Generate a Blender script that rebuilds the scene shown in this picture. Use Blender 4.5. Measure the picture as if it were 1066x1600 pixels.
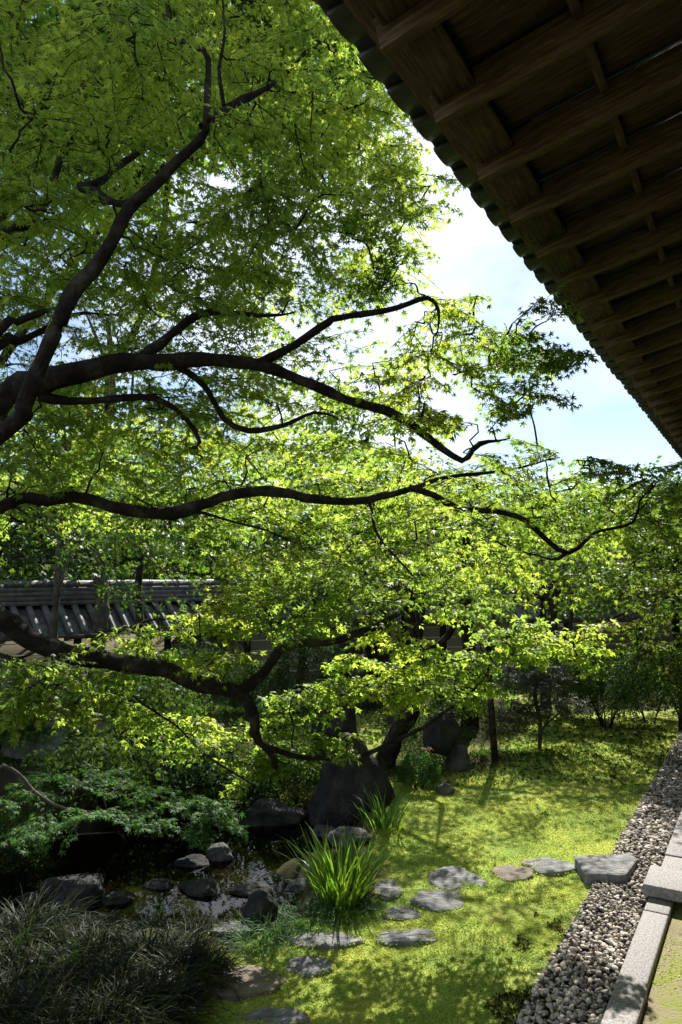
import bpy, math
import numpy as np
from mathutils import Vector, Matrix

# ------------------------------------------------------------------ scene, camera, light
for o in list(bpy.data.objects): bpy.data.objects.remove(o)
scene = bpy.context.scene
COL = scene.collection
rng = np.random.default_rng(11)
R_ = math.radians

EYE = 2.4                       # the viewer stands on the veranda
FPX, PW, PH = 1155.0, 1066.0, 1600.0
PITCH = math.atan(96/1155)
cam_d = bpy.data.cameras.new('camera')
cam_d.sensor_fit = 'VERTICAL'; cam_d.sensor_height = 24.0; cam_d.sensor_width = 24.0
cam_d.lens = FPX/PH*24.0
cam_d.clip_start = 0.05; cam_d.clip_end = 3000
cam = bpy.data.objects.new('camera', cam_d); COL.objects.link(cam)
cam.location = (0, 0, EYE); cam.rotation_euler = (R_(90)+PITCH, 0, 0)
scene.camera = cam

SUN_AZ, SUN_EL = R_(15.0), R_(45.0)        # azimuth measured from +Y towards +X
world = bpy.data.worlds.new('World'); scene.world = world; world.use_nodes = True
wt = world.node_tree; wt.nodes.clear()
wout = wt.nodes.new('ShaderNodeOutputWorld'); wbg = wt.nodes.new('ShaderNodeBackground')
sky = wt.nodes.new('ShaderNodeTexSky'); sky.sky_type = 'NISHITA'; sky.sun_disc = False
sky.sun_elevation = SUN_EL; sky.sun_rotation = SUN_AZ
sky.air_density = 1.0; sky.dust_density = 0.3; sky.ozone_density = 1.6
wbg.inputs['Strength'].default_value = 0.075
tc = wt.nodes.new('ShaderNodeTexCoord'); mp = wt.nodes.new('ShaderNodeMapping')
mp.inputs['Scale'].default_value = (1.0, 1.0, 2.0); mp.inputs['Location'].default_value = (1.3, 0.4, 0.2)
cn = wt.nodes.new('ShaderNodeTexNoise'); cn.inputs['Scale'].default_value = 1.7
cn.inputs['Detail'].default_value = 8; cn.inputs['Roughness'].default_value = 0.55
cr = wt.nodes.new('ShaderNodeValToRGB')
cr.color_ramp.elements[0].position = 0.43; cr.color_ramp.elements[0].color = (0, 0, 0, 1)
cr.color_ramp.elements[1].position = 0.72; cr.color_ramp.elements[1].color = (1, 1, 1, 1)
cmx = wt.nodes.new('ShaderNodeMixRGB'); cmx.inputs['Color2'].default_value = (10.5, 10.7, 11.0, 1)
wt.links.new(tc.outputs['Generated'], mp.inputs['Vector']); wt.links.new(mp.outputs[0], cn.inputs['Vector'])
wt.links.new(cn.outputs['Fac'], cr.inputs['Fac']); wt.links.new(cr.outputs['Color'], cmx.inputs['Fac'])
wt.links.new(sky.outputs[0], cmx.inputs['Color1']); wt.links.new(cmx.outputs[0], wbg.inputs['Color'])
wt.links.new(wbg.outputs[0], wout.inputs['Surface'])

sun_d = bpy.data.lights.new('sun', 'SUN'); sun_d.energy = 5.0; sun_d.angle = R_(0.55); sun_d.color = (1.0, 0.95, 0.86)
sun = bpy.data.objects.new('sun', sun_d); COL.objects.link(sun)
sdir = Vector((math.sin(SUN_AZ)*math.cos(SUN_EL), math.cos(SUN_AZ)*math.cos(SUN_EL), math.sin(SUN_EL)))
sun.rotation_euler = sdir.to_track_quat('Z', 'Y').to_euler(); sun.location = sdir*60

vs = scene.view_settings
vs.view_transform = 'Standard'; vs.look = 'None'; vs.exposure = 1.05; vs.gamma = 1.0; vs.use_curve_mapping = False
scene.render.engine = 'CYCLES'
scene.cycles.max_bounces = 5; scene.cycles.diffuse_bounces = 3; scene.cycles.glossy_bounces = 2; scene.cycles.transmission_bounces = 4
scene.cycles.transparent_max_bounces = 4; scene.cycles.caustics_reflective = False; scene.cycles.caustics_refractive = False

# ------------------------------------------------------------------ survey helpers: sight line -> place
cP, sP = math.cos(PITCH), math.sin(PITCH)
def ray(u, v):
    x = (u-PW/2)/FPX; y = -(v-PH/2)/FPX
    return np.array([x, cP-y*sP, sP+y*cP])
def at(u, v, d):
    r = ray(u, v); return np.array([0, 0, EYE])+r*(d/r[1])
def gnd(u, v, z=0.0):
    r = ray(u, v); return np.array([0, 0, EYE])+r*((z-EYE)/r[2])
def pxm(d): return FPX/d
HA = math.atan(673/1155)                      # direction of the hall's eave
DV = np.array([math.sin(HA), math.cos(HA), 0]); RV = np.array([math.cos(HA), -math.sin(HA), 0])
def hall(s, L, z): return DV*s+RV*L+np.array([0, 0, z])
HALLM = Matrix(((RV[0], DV[0], 0, 0), (RV[1], DV[1], 0, 0), (0, 0, 1, 0), (0, 0, 0, 1)))

# ------------------------------------------------------------------ mesh helpers
def fast_mesh(name, V, F, smooth=False):
    V = np.ascontiguousarray(V, dtype=np.float32); F = np.ascontiguousarray(F, dtype=np.int32)
    me = bpy.data.meshes.new(name); n, k = F.shape
    me.vertices.add(len(V)); me.vertices.foreach_set('co', V.ravel())
    me.loops.add(n*k); me.loops.foreach_set('vertex_index', F.ravel())
    me.polygons.add(n); me.polygons.foreach_set('loop_start', np.arange(0, n*k, k, dtype=np.int32))
    me.polygons.foreach_set('loop_total', np.full(n, k, dtype=np.int32))
    if smooth: me.polygons.foreach_set('use_smooth', np.ones(n, dtype=bool))
    me.update(calc_edges=True); return me
def link(name, me, mat=None, parent=None, label=None, cat=None, group=None, kind=None):
    o = bpy.data.objects.new(name, me); COL.objects.link(o)
    if mat is not None and me is not None and len(me.materials) == 0: me.materials.append(mat)
    if parent is not None: o.parent = parent
    if label: o['label'] = label
    if cat: o['category'] = cat
    if group: o['group'] = group
    if kind: o['kind'] = kind
    return o
def empty(name, loc, label, cat, group=None):
    o = link(name, None, label=label, cat=cat, group=group); o.location = loc; o.empty_display_size = 0.1
    return o
def cat_meshes(parts):
    Vs, Fs, n = [], [], 0
    for V, F in parts:
        Vs.append(V); Fs.append(F+n); n += len(V)
    return np.concatenate(Vs), np.concatenate(Fs)
BOXF = np.array([[0,3,2,1],[4,5,6,7],[0,1,5,4],[1,2,6,5],[2,3,7,6],[3,0,4,7]])
def boxV(x0, x1, y0, y1, z0, z1):
    return np.array([[x0,y0,z0],[x1,y0,z0],[x1,y1,z0],[x0,y1,z0],[x0,y0,z1],[x1,y0,z1],[x1,y1,z1],[x0,y1,z1]], float)
def box_mesh(name, x0, x1, y0, y1, z0, z1, bev=0.0, seg=1):
    import bmesh
    me = fast_mesh(name, boxV(x0, x1, y0, y1, z0, z1), BOXF)
    if bev > 0:
        bm = bmesh.new(); bm.from_mesh(me)
        bmesh.ops.bevel(bm, geom=bm.edges[:], offset=bev, segments=seg, affect='EDGES', profile=0.6)
        bm.to_mesh(me); bm.free()
    return me
def smooth_path(P, W, step=0.06, wob=0.0):
    P = np.asarray(P, float); W = np.asarray(W, float)
    Pe = np.vstack([2*P[0]-P[1], P, 2*P[-1]-P[-2]])
    out, ow = [], []
    for i in range(len(P)-1):
        p0, p1, p2, p3 = Pe[i], Pe[i+1], Pe[i+2], Pe[i+3]
        n = max(2, int(np.linalg.norm(p2-p1)/step))
        t = np.linspace(0, 1, n, endpoint=False)[:, None]
        out.append(0.5*((2*p1)+(-p0+p2)*t+(2*p0-5*p1+4*p2-p3)*t**2+(-p0+3*p1-3*p2+p3)*t**3))
        ow.append(W[i]+(W[i+1]-W[i])*t[:, 0])
    out.append(P[-1:]); ow.append(W[-1:])
    Q = np.vstack(out); w = np.concatenate(ow)
    if wob > 0:
        k = len(Q); nz = rng.normal(size=(k, 3))*wob
        ker = np.array([1, 2, 3, 2, 1])/9
        for a in range(3): nz[:, a] = np.convolve(nz[:, a], ker, 'same')
        nz[0] = nz[-1] = 0; Q = Q+nz
    return Q, w
def tube(Q, w, sides=8, rough=0.0, cap=True):
    n = len(Q); T = np.gradient(Q, axis=0); T /= np.linalg.norm(T, axis=1)[:, None]+1e-9
    ref = np.array([0.31, 0.2, 0.93]) if abs(T[:, 2]).mean() < 0.8 else np.array([0.9, 0.3, 0.1])
    A = np.cross(T, ref); A /= np.linalg.norm(A, axis=1)[:, None]+1e-9
    B = np.cross(T, A)
    th = np.arange(sides)/sides*2*np.pi
    rr = w[:, None]*np.ones(sides)
    if rough > 0: rr = rr*(1+rng.normal(size=rr.shape)*rough)
    V = Q[:, None, :]+rr[:, :, None]*(np.cos(th)[None, :, None]*A[:, None, :]+np.sin(th)[None, :, None]*B[:, None, :])
    V = V.reshape(-1, 3)
    i = np.arange(n-1)[:, None]*sides; j = np.arange(sides)[None, :]; j2 = (j+1) % sides
    F = np.stack([i+j, i+j2, i+sides+j2, i+sides+j], axis=-1).reshape(-1, 4)
    return V, F
def vnoise(p, seed=0):
    """cheap smooth value noise on Nx3 points"""
    p = np.asarray(p, float); i = np.floor(p).astype(np.int64); f = p-i; f = f*f*(3-2*f); r = 0
    for dx in (0, 1):
        for dy in (0, 1):
            for dz in (0, 1):
                h = ((i[:, 0]+dx)*374761393+(i[:, 1]+dy)*668265263+(i[:, 2]+dz)*2147483647+seed*974711) & 0xffffffff
                h = ((h ^ (h >> 13))*1274126177) & 0xffffffff; h = (h ^ (h >> 16)) & 0xffff
                wgt = (f[:, 0] if dx else 1-f[:, 0])*(f[:, 1] if dy else 1-f[:, 1])*(f[:, 2] if dz else 1-f[:, 2])
                r = r+wgt*(h/65535.0)
    return r*2-1
def fbm(p, o=3, seed=0):
    r = 0; a = 1.0
    for k in range(o): r = r+a*vnoise(p*(2**k), seed+k); a *= 0.5
    return r

# ------------------------------------------------------------------ materials
def nodes(name):
    m = bpy.data.materials.new(name); m.use_nodes = True
    t = m.node_tree; t.nodes.clear()
    return m, t, t.nodes.new('ShaderNodeOutputMaterial')
def N(t, typ, **kw):
    n = t.nodes.new(typ)
    for k, v in kw.items():
        if hasattr(n, k): setattr(n, k, v)
        else: n.inputs[k].default_value = v
    return n
def ramp(t, fac, stops):
    r = t.nodes.new('ShaderNodeValToRGB'); e = r.color_ramp.elements
    while len(e) < len(stops): e.new(0.5)
    for k, (p, c) in enumerate(stops): e[k].position = p; e[k].color = (*c, 1)
    t.links.new(fac, r.inputs['Fac']); return r.outputs['Color']
def leaf_mat(name, dif, trans, hi=None, trw=0.5, rough=0.45, var=0.35, spec=0.35):
    m, t, out = nodes(name); L = t.links.new
    g = N(t, 'ShaderNodeNewGeometry'); tcn = N(t, 'ShaderNodeTexCoord')
    nz = N(t, 'ShaderNodeTexNoise', Scale=1.6, Detail=2.0); L(tcn.outputs['Object'], nz.inputs['Vector'])
    ad = N(t, 'ShaderNodeMath', operation='MULTIPLY_ADD'); ad.inputs[1].default_value = 0.42; L(g.outputs['Random Per Island'], ad.inputs[0])
    sc = N(t, 'ShaderNodeMapRange'); sc.inputs['From Min'].default_value = 0.32; sc.inputs['From Max'].default_value = 0.68; sc.inputs['To Max'].default_value = 0.58; L(nz.outputs['Fac'], sc.inputs['Value']); L(sc.outputs[0], ad.inputs[2])
    hi = hi or tuple(c*1.3 for c in dif)
    d3 = np.array(dif); h3 = np.array(hi); t3 = np.array(trans)
    c1 = ramp(t, ad.outputs[0], [(0.15, tuple(d3*(1-var))), (0.55, tuple(d3)), (0.85, tuple(h3))])
    warm = t3*np.array([1.2, 1.05, 0.8])
    c2 = ramp(t, ad.outputs[0], [(0.15, tuple(t3*(1-var)*np.array([0.72, 1.0, 0.8]))), (0.55, tuple(t3)), (0.85, tuple(np.minimum(warm*1.1, 0.9)))])
    b = N(t, 'ShaderNodeBsdfPrincipled', Roughness=rough); b.inputs['Specular IOR Level'].default_value = spec
    tr = N(t, 'ShaderNodeBsdfTranslucent'); mx = N(t, 'ShaderNodeMixShader'); mx.inputs[0].default_value = trw
    L(c1, b.inputs['Base Color']); L(c2, tr.inputs['Color']); L(b.outputs[0], mx.inputs[1]); L(tr.outputs[0], mx.inputs[2]); L(mx.outputs[0], out.inputs['Surface'])
    return m
def surf_mat(name, cols, scale=6, rough=0.85, bump=0.3, bscale=40, stretch=(1, 1, 1), spec=0.3, island=0.0, coord='Object', bdist=0.02, detail=8):
    m, t, out = nodes(name); L = t.links.new
    tcn = N(t, 'ShaderNodeTexCoord'); mpn = N(t, 'ShaderNodeMapping'); mpn.inputs['Scale'].default_value = stretch
    L(tcn.outputs[coord], mpn.inputs['Vector'])
    nz = N(t, 'ShaderNodeTexNoise', Scale=scale, Detail=detail, Roughness=0.62); L(mpn.outputs[0], nz.inputs['Vector'])
    fac = nz.outputs['Fac']
    if island > 0:
        g = N(t, 'ShaderNodeNewGeometry'); mm = N(t, 'ShaderNodeMath', operation='MULTIPLY_ADD'); mm.inputs[1].default_value = island
        sb = N(t, 'ShaderNodeMath', operation='SUBTRACT'); sb.inputs[1].default_value = 0.5
        L(g.outputs['Random Per Island'], sb.inputs[0]); L(sb.outputs[0], mm.inputs[0]); L(fac, mm.inputs[2]); fac = mm.outputs[0]
    c = ramp(t, fac, [(0.28+0.44*k/(len(cols)-1), col) for k, col in enumerate(cols)])
    b = N(t, 'ShaderNodeBsdfPrincipled', Roughness=rough); b.inputs['Specular IOR Level'].default_value = spec
    L(c, b.inputs['Base Color'])
    n2 = N(t, 'ShaderNodeTexNoise', Scale=bscale, Detail=6.0, Roughness=0.65); L(mpn.outputs[0], n2.inputs['Vector'])
    bp = N(t, 'ShaderNodeBump', Strength=bump, Distance=bdist); L(n2.outputs['Fac'], bp.inputs['Height']); L(bp.outputs[0], b.inputs['Normal'])
    L(b.outputs[0], out.inputs['Surface']); return m

M = {}
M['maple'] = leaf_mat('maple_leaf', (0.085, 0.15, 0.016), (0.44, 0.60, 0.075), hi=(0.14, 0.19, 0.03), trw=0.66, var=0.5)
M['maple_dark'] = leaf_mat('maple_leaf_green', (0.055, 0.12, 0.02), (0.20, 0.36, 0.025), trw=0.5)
M['bgleaf'] = leaf_mat('garden_leaf', (0.05, 0.10, 0.02), (0.16, 0.28, 0.03), trw=0.45)
M['bglime'] = leaf_mat('lime_leaf', (0.09, 0.16, 0.02), (0.28, 0.42, 0.03), trw=0.5)
M['ever'] = leaf_mat('evergreen_leaf', (0.035, 0.07, 0.018), (0.07, 0.13, 0.02), trw=0.3, rough=0.6, spec=0.2)
M['shrub'] = leaf_mat('shrub_leaf', (0.05, 0.10, 0.022), (0.13, 0.22, 0.02), trw=0.4, rough=0.6, spec=0.2)
M['fern'] = leaf_mat('bamboo_leaf', (0.05, 0.13, 0.03), (0.10, 0.24, 0.03), trw=0.4, rough=0.55, spec=0.25)
M['pine'] = leaf_mat('pine_needle', (0.05, 0.085, 0.055), (0.06, 0.10, 0.05), trw=0.25, rough=0.4, spec=0.4)
M['red'] = leaf_mat('dry_leaf', (0.36, 0.23, 0.13), (0.34, 0.20, 0.10), trw=0.4)
M['sedge'] = leaf_mat('sedge_blade', (0.013, 0.027, 0.007), (0.045, 0.09, 0.014), trw=0.3, rough=0.5, spec=0.13, hi=(0.06, 0.058, 0.022), var=0.7)
M['iris'] = leaf_mat('iris_blade', (0.07, 0.15, 0.025), (0.24, 0.42, 0.03), trw=0.5, rough=0.35, spec=0.5)
M['moss'] = leaf_mat('moss_tuft', (0.42, 0.50, 0.11), (0.64, 0.74, 0.18), trw=0.45, rough=0.9, spec=0.05, hi=(0.60, 0.60, 0.16), var=0.42)
M['moss_dark'] = leaf_mat('heath_tuft', (0.06, 0.055, 0.02), (0.10, 0.09, 0.02), trw=0.3, rough=0.8, spec=0.1, hi=(0.10, 0.05, 0.03), var=0.5)
M['bark'] = surf_mat('maple_bark', [(0.010, 0.009, 0.007), (0.03, 0.024, 0.019), (0.09, 0.09, 0.065)], scale=8, bump=1.0, bscale=26, bdist=0.035, rough=0.95, spec=0.15)
M['bark_grey'] = surf_mat('grey_bark', [(0.03, 0.026, 0.02), (0.08, 0.07, 0.055), (0.16, 0.15, 0.12)], scale=9, bump=0.8, bscale=38, rough=0.9, spec=0.15)
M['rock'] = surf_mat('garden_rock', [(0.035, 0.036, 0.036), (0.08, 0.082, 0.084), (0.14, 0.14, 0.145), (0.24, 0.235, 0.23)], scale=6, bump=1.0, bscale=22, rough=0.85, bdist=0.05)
M['rock_dark'] = surf_mat('dark_rock', [(0.012, 0.013, 0.012), (0.03, 0.031, 0.031), (0.07, 0.07, 0.066)], scale=5, bump=0.9, bscale=16, rough=0.7, spec=0.2, bdist=0.05)  # shared dark rock tone; on the cone boulder it stands for shade
M['slab'] = surf_mat('schist_slab', [(0.09, 0.093, 0.098), (0.23, 0.232, 0.24), (0.42, 0.41, 0.40)], scale=8, bump=1.0, bscale=20, stretch=(1, 2.6, 1), rough=0.8, bdist=0.035)
M['slab_brown'] = surf_mat('brown_slab', [(0.09, 0.075, 0.06), (0.17, 0.14, 0.115), (0.26, 0.22, 0.18)], scale=7, bump=0.8, bscale=16, rough=0.85, bdist=0.02)
M['granite'] = surf_mat('granite', [(0.11, 0.10, 0.10), (0.26, 0.245, 0.24), (0.42, 0.40, 0.39)], scale=75, bump=0.35, bscale=110, rough=0.8, bdist=0.006, detail=3)
M['pebble'] = surf_mat('river_pebble', [(0.12, 0.098, 0.082), (0.26, 0.22, 0.188), (0.38, 0.33, 0.285), (0.52, 0.47, 0.41)], scale=22, bump=0.2, bscale=60, rough=0.7, island=0.75)
M['wood'] = surf_mat('weathered_wood', [(0.035, 0.027, 0.018), (0.14, 0.105, 0.066), (0.30, 0.23, 0.15)], scale=5, bump=0.6, bscale=9, stretch=(1.2, 26, 14), rough=0.85, spec=0.2)
M['wood_long'] = surf_mat('weathered_beam', [(0.06, 0.045, 0.03), (0.14, 0.105, 0.07), (0.24, 0.18, 0.125)], scale=5, bump=0.5, bscale=9, stretch=(14, 1.2, 14), rough=0.85, spec=0.2)
M['tile'] = surf_mat('roof_tile_grey', [(0.04, 0.043, 0.042), (0.085, 0.089, 0.087), (0.15, 0.155, 0.15)], scale=9, bump=0.25, bscale=50, rough=0.5, spec=0.35)
M['plaster'] = surf_mat('ochre_plaster', [(0.20, 0.175, 0.115), (0.28, 0.245, 0.165), (0.36, 0.32, 0.225)], scale=2.5, bump=0.2, bscale=60, rough=0.95, spec=0.1)
M['white'] = surf_mat('white_line', [(0.55, 0.54, 0.50), (0.70, 0.69, 0.66), (0.78, 0.77, 0.74)], scale=6, bump=0.1, bscale=60, rough=0.9)
M['timber'] = surf_mat('dark_timber', [(0.015, 0.012, 0.010), (0.035, 0.028, 0.022), (0.06, 0.05, 0.04)], scale=6, bump=0.4, bscale=12, stretch=(12, 12, 1), rough=0.9)

# water: clear, fresnel gloss, bed seen through
m, t, out = nodes('pond_water'); L = t.links.new
fr = N(t, 'ShaderNodeFresnel', IOR=1.33); gl = N(t, 'ShaderNodeBsdfGlossy', Roughness=0.02); gl.inputs['Color'].default_value = (1, 1, 1, 1)
tp = N(t, 'ShaderNodeBsdfTransparent'); tp.inputs['Color'].default_value = (0.42, 0.40, 0.24, 1)
mx = N(t, 'ShaderNodeMixShader'); L(fr.outputs[0], mx.inputs[0]); L(tp.outputs[0], mx.inputs[1]); L(gl.outputs[0], mx.inputs[2]); L(mx.outputs[0], out.inputs['Surface'])
tcn = N(t, 'ShaderNodeTexCoord'); nz = N(t, 'ShaderNodeTexNoise', Scale=7.0, Detail=2.0); L(tcn.outputs['Object'], nz.inputs['Vector'])
bp = N(t, 'ShaderNodeBump', Strength=0.05, Distance=0.02); L(nz.outputs['Fac'], bp.inputs['Height']); L(bp.outputs[0], gl.inputs['Normal']); L(bp.outputs[0], fr.inputs['Normal'])
M['water'] = m

# ground: moss / humus / sand by surveyed zones
m, t, out = nodes('garden_ground'); L = t.links.new
za = N(t, 'ShaderNodeAttribute', attribute_name='zone'); sp = N(t, 'ShaderNodeSeparateColor'); L(za.outputs['Color'], sp.inputs[0])
tcn = N(t, 'ShaderNodeTexCoord')
n1 = N(t, 'ShaderNodeTexNoise', Scale=2.2, Detail=9.0, Roughness=0.65); L(tcn.outputs['Object'], n1.inputs['Vector'])
n2 = N(t, 'ShaderNodeTexNoise', Scale=55.0, Detail=5.0, Roughness=0.7); L(tcn.outputs['Object'], n2.inputs['Vector'])
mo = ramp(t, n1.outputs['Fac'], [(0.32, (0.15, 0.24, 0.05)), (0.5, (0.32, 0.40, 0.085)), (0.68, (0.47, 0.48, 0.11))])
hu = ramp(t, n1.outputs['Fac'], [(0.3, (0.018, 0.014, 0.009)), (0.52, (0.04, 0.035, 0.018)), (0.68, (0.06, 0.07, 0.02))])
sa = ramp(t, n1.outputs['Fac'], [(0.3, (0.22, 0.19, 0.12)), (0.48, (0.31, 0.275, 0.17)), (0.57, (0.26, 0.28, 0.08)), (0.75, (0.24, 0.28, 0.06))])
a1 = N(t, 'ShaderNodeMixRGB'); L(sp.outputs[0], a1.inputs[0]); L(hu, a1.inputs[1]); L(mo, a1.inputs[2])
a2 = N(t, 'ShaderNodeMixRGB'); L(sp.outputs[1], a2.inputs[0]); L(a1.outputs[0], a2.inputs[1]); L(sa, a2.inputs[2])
b = N(t, 'ShaderNodeBsdfPrincipled', Roughness=0.95); b.inputs['Specular IOR Level'].default_value = 0.1
L(a2.outputs[0], b.inputs['Base Color'])
bp = N(t, 'ShaderNodeBump', Strength=0.9, Distance=0.02); L(n2.outputs['Fac'], bp.inputs['Height']); L(bp.outputs[0], b.inputs['Normal']); L(b.outputs[0], out.inputs['Surface'])
M['ground'] = m

# ------------------------------------------------------------------ terrain
WATER = -0.22
POND = [(-2.1, 6.6, 0.75), (-0.95, 6.45, 0.62), (-0.62, 7.5, 0.78), (-1.5, 7.6, 1.0), (-2.9, 7.0, 0.8), (-0.15, 8.2, 0.5), (-1.5, 6.05, 0.6), (-2.5, 6.1, 0.6), (-0.75, 6.0, 0.42)]
def pond_d(x, y):
    d = np.full(np.shape(x), 9.0)
    for cx, cy, r in POND: d = np.minimum(d, np.hypot(x-cx, y-cy)-r)
    return d
def sstep(a, b, x):
    t = np.clip((x-a)/(b-a), 0, 1); return t*t*(3-2*t)
def ground_z(x, y):
    x = np.asarray(x, float); y = np.asarray(y, float)
    p = np.stack([x.ravel(), y.ravel(), np.zeros(x.size)], 1)
    n = fbm(p*0.9, 3, 5).reshape(x.shape)
    z = 0.035*n
    Lh = x*RV[0]+y*RV[1]
    flat = sstep(-1.7, -1.3, Lh); z = z*(1-flat)
    z = z+0.55*np.exp(-(((x+3.4)/2.0)**2+((y-9.8)/1.6)**2))*(x < 40)
    z = z+0.30*np.exp(-(((x+0.2)/2.6)**2+((y-12.2)/1.9)**2))
    z = z+0.10*np.exp(-(((x-2.5)/0.75)**2+((y-9.75)/0.45)**2))
    cu = np.maximum(fbm(p*3.1, 2, 15).reshape(x.shape), -0.2); z = z+0.020*cu*(1-flat)*sstep(13, 10, y)
    pd = pond_d(x, y)+0.10*n
    z = z-0.50*sstep(0.22, -0.35, pd)
    return z
def gz(x, y): return float(ground_z(np.array([x]), np.array([y]))[0])
def put(u, v):
    """a foot point on the terrain seen at pixel u,v"""
    z = 0.0
    for _ in range(5):
        p = gnd(u, v, z); z = 0.5*z+0.5*gz(p[0], p[1])
    p = gnd(u, v, z); p[2] = gz(p[0], p[1]); return p
def axis(lo, hi, step, far):
    f = np.arange(lo, hi+1e-6, step); g = np.geomspace(0.3, far, 16)
    return np.concatenate([(lo-g)[::-1], f, hi+g])
gx = axis(-6.5, 6.0, 0.08, 500); gy = axis(2.6, 17, 0.08, 500)
GX, GY = np.meshgrid(gx, gy); GZ = ground_z(GX, GY)
LAWN = np.array([put(*q)[:2] for q in [(250, 1640), (320, 1500), (400, 1470), (470, 1440), (590, 1420), (600, 1300), (610, 1225), (700, 1205), (790, 1195), (800, 1150), (860, 1120), (960, 1110), (1075, 1105)]]+
                [hall(11, -1.27, 0)[:2], hall(2.0, -1.27, 0)[:2], (-0.9, 2.9)])
def poly_sd(P, x, y):
    """signed distance, negative inside"""
    x = np.asarray(x, float); y = np.asarray(y, float)
    d = np.full(x.shape, 1e9); ins = np.zeros(x.shape, bool); n = len(P)
    for i in range(n):
        a, b2 = P[i], P[(i+1) % n]; e = b2-a
        t = np.clip(((x-a[0])*e[0]+(y-a[1])*e[1])/(e@e), 0, 1)
        d = np.minimum(d, np.hypot(x-a[0]-t*e[0], y-a[1]-t*e[1]))
        c = ((a[1] > y) != (b2[1] > y)) & (x < (b2[0]-a[0])*(y-a[1])/(b2[1]-a[1]+1e-12)+a[0]); ins ^= c
    return np.where(ins, -d, d)
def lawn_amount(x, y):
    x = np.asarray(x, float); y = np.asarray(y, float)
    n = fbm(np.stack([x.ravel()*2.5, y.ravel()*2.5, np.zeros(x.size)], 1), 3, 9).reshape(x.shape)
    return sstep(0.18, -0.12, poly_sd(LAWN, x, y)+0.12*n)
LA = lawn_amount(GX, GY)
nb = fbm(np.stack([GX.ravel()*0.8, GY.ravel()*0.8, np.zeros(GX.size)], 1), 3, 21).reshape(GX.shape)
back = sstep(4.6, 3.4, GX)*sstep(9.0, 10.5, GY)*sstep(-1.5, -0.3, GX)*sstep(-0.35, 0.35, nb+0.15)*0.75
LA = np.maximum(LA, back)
LHg = GX*RV[0]+GY*RV[1]
SA = sstep(-1.32, -1.28, LHg)*(GY < 40)
ny_, nx_ = GX.shape
ii = (np.arange(ny_-1)[:, None]*nx_+np.arange(nx_-1)[None, :])
GF = np.stack([ii, ii+1, ii+nx_+1, ii+nx_], -1).reshape(-1, 4)
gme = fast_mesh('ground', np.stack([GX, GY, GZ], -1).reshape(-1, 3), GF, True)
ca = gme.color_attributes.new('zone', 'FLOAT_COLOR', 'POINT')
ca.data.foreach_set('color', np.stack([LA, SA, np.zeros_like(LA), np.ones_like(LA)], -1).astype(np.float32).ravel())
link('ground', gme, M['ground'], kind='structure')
# pond surface
wx = np.linspace(-4.2, 0.8, 60); wy = np.linspace(4.9, 9.1, 50); WX, WY = np.meshgrid(wx, wy)
keep = pond_d(WX, WY) < 0.45
k = np.arange(WX.size).reshape(WX.shape); ok = keep[:-1, :-1] | keep[1:, :-1] | keep[:-1, 1:] | keep[1:, 1:]
WF = np.stack([k[:-1, :-1], k[:-1, 1:], k[1:, 1:], k[1:, :-1]], -1)[ok]
used = np.unique(WF); remap = np.full(WX.size, -1); remap[used] = np.arange(len(used))
WV = np.stack([WX.ravel(), WY.ravel(), np.full(WX.size, WATER)], 1)[used]
link('pond_water', fast_mesh('pond_water', WV, remap[WF], True), M['water'], kind='structure')

# ------------------------------------------------------------------ the hall: eave, rafters, soffit, tiles, veranda
HZ = Matrix.Identity(4)
hallo = empty('temple_hall', (0, 0, 0), 'dark timber temple hall with deep tiled eave and bare rafters overhead', 'temple')
hallo.matrix_world = HALLM
SP = 0.507
RB = at(599, 84, 6.36*0.455*math.cos(HA))                       # underside of a rafter's outer end
rL, rs, rz = RB@RV, RB@DV, RB[2]
PIT = 0.235                                                    # rise of the rafters per metre inwards
S0, S1 = rs-SP*8, rs+SP*38
def hchild(name, me, mat, kind=None): return link(name, me, mat, hallo, kind=kind)
ang = math.atan(PIT)
def slope_mat(s, dL=0, dz=0):
    return Matrix.Translation((rL+dL, s, rz+dz+dL*PIT)) @ Matrix.Rotation(-ang, 4, 'Y')
raft = box_mesh('rafter', 0, 3.6, -0.026, 0.026, 0.0, 0.145, 0.004)
nr = int(round((S1-S0)/SP))
for i in range(nr+1):
    o = hchild('rafter', raft, M['wood']); o.matrix_local = slope_mat(S0+i*SP+rng.normal()*0.004)
# soffit boards run with the rafters, each lapped over the next
boards = [box_mesh('soffit_board', 0.16+rng.uniform(0, 0.02), 3.6, 0.0, w_, 0.147, 0.163, 0.003) for w_ in (0.268, 0.272)]
for i in range(nr):
    s = S0+i*SP
    o = hchild('soffit_board', boards[0], M['wood']); o.matrix_local = slope_mat(s, 0, 0.001+rng.uniform(0, 0.003))
    o = hchild('soffit_board', boards[1], M['wood']); o.matrix_local = slope_mat(s+0.234, 0, 0.0195+rng.uniform(0, 0.003))
# short blocks between the rafters, and eave boards
blk = box_mesh('batten_block', -0.02, 0.02, 0.027, SP-0.027, 0.095, 0.145, 0.004)
for dl in (0.62, 1.25, 1.9):
    for i in range(nr):
        o = hchild('batten_block', blk, M['wood_long']); o.matrix_local = slope_mat(S0+i*SP) @ Matrix.Translation((dl, 0, 0))
edge = box_mesh('eave_board_plank', 0.03, 0.20, 0.027, SP-0.027, 0.070, 0.130, 0.004)
for i in range(nr):
    o = hchild('eave_board', edge, M['wood_long']); o.matrix_local = slope_mat(S0+i*SP, 0, rng.uniform(-0.003, 0.003))
o = hchild('fascia', box_mesh('fascia', -0.05, 0.05, S0-rs-0.1, S1-rs+0.1, 0.147, 0.2085, 0.005), M['wood_long']); o.matrix_local = slope_mat(rs)
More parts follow.
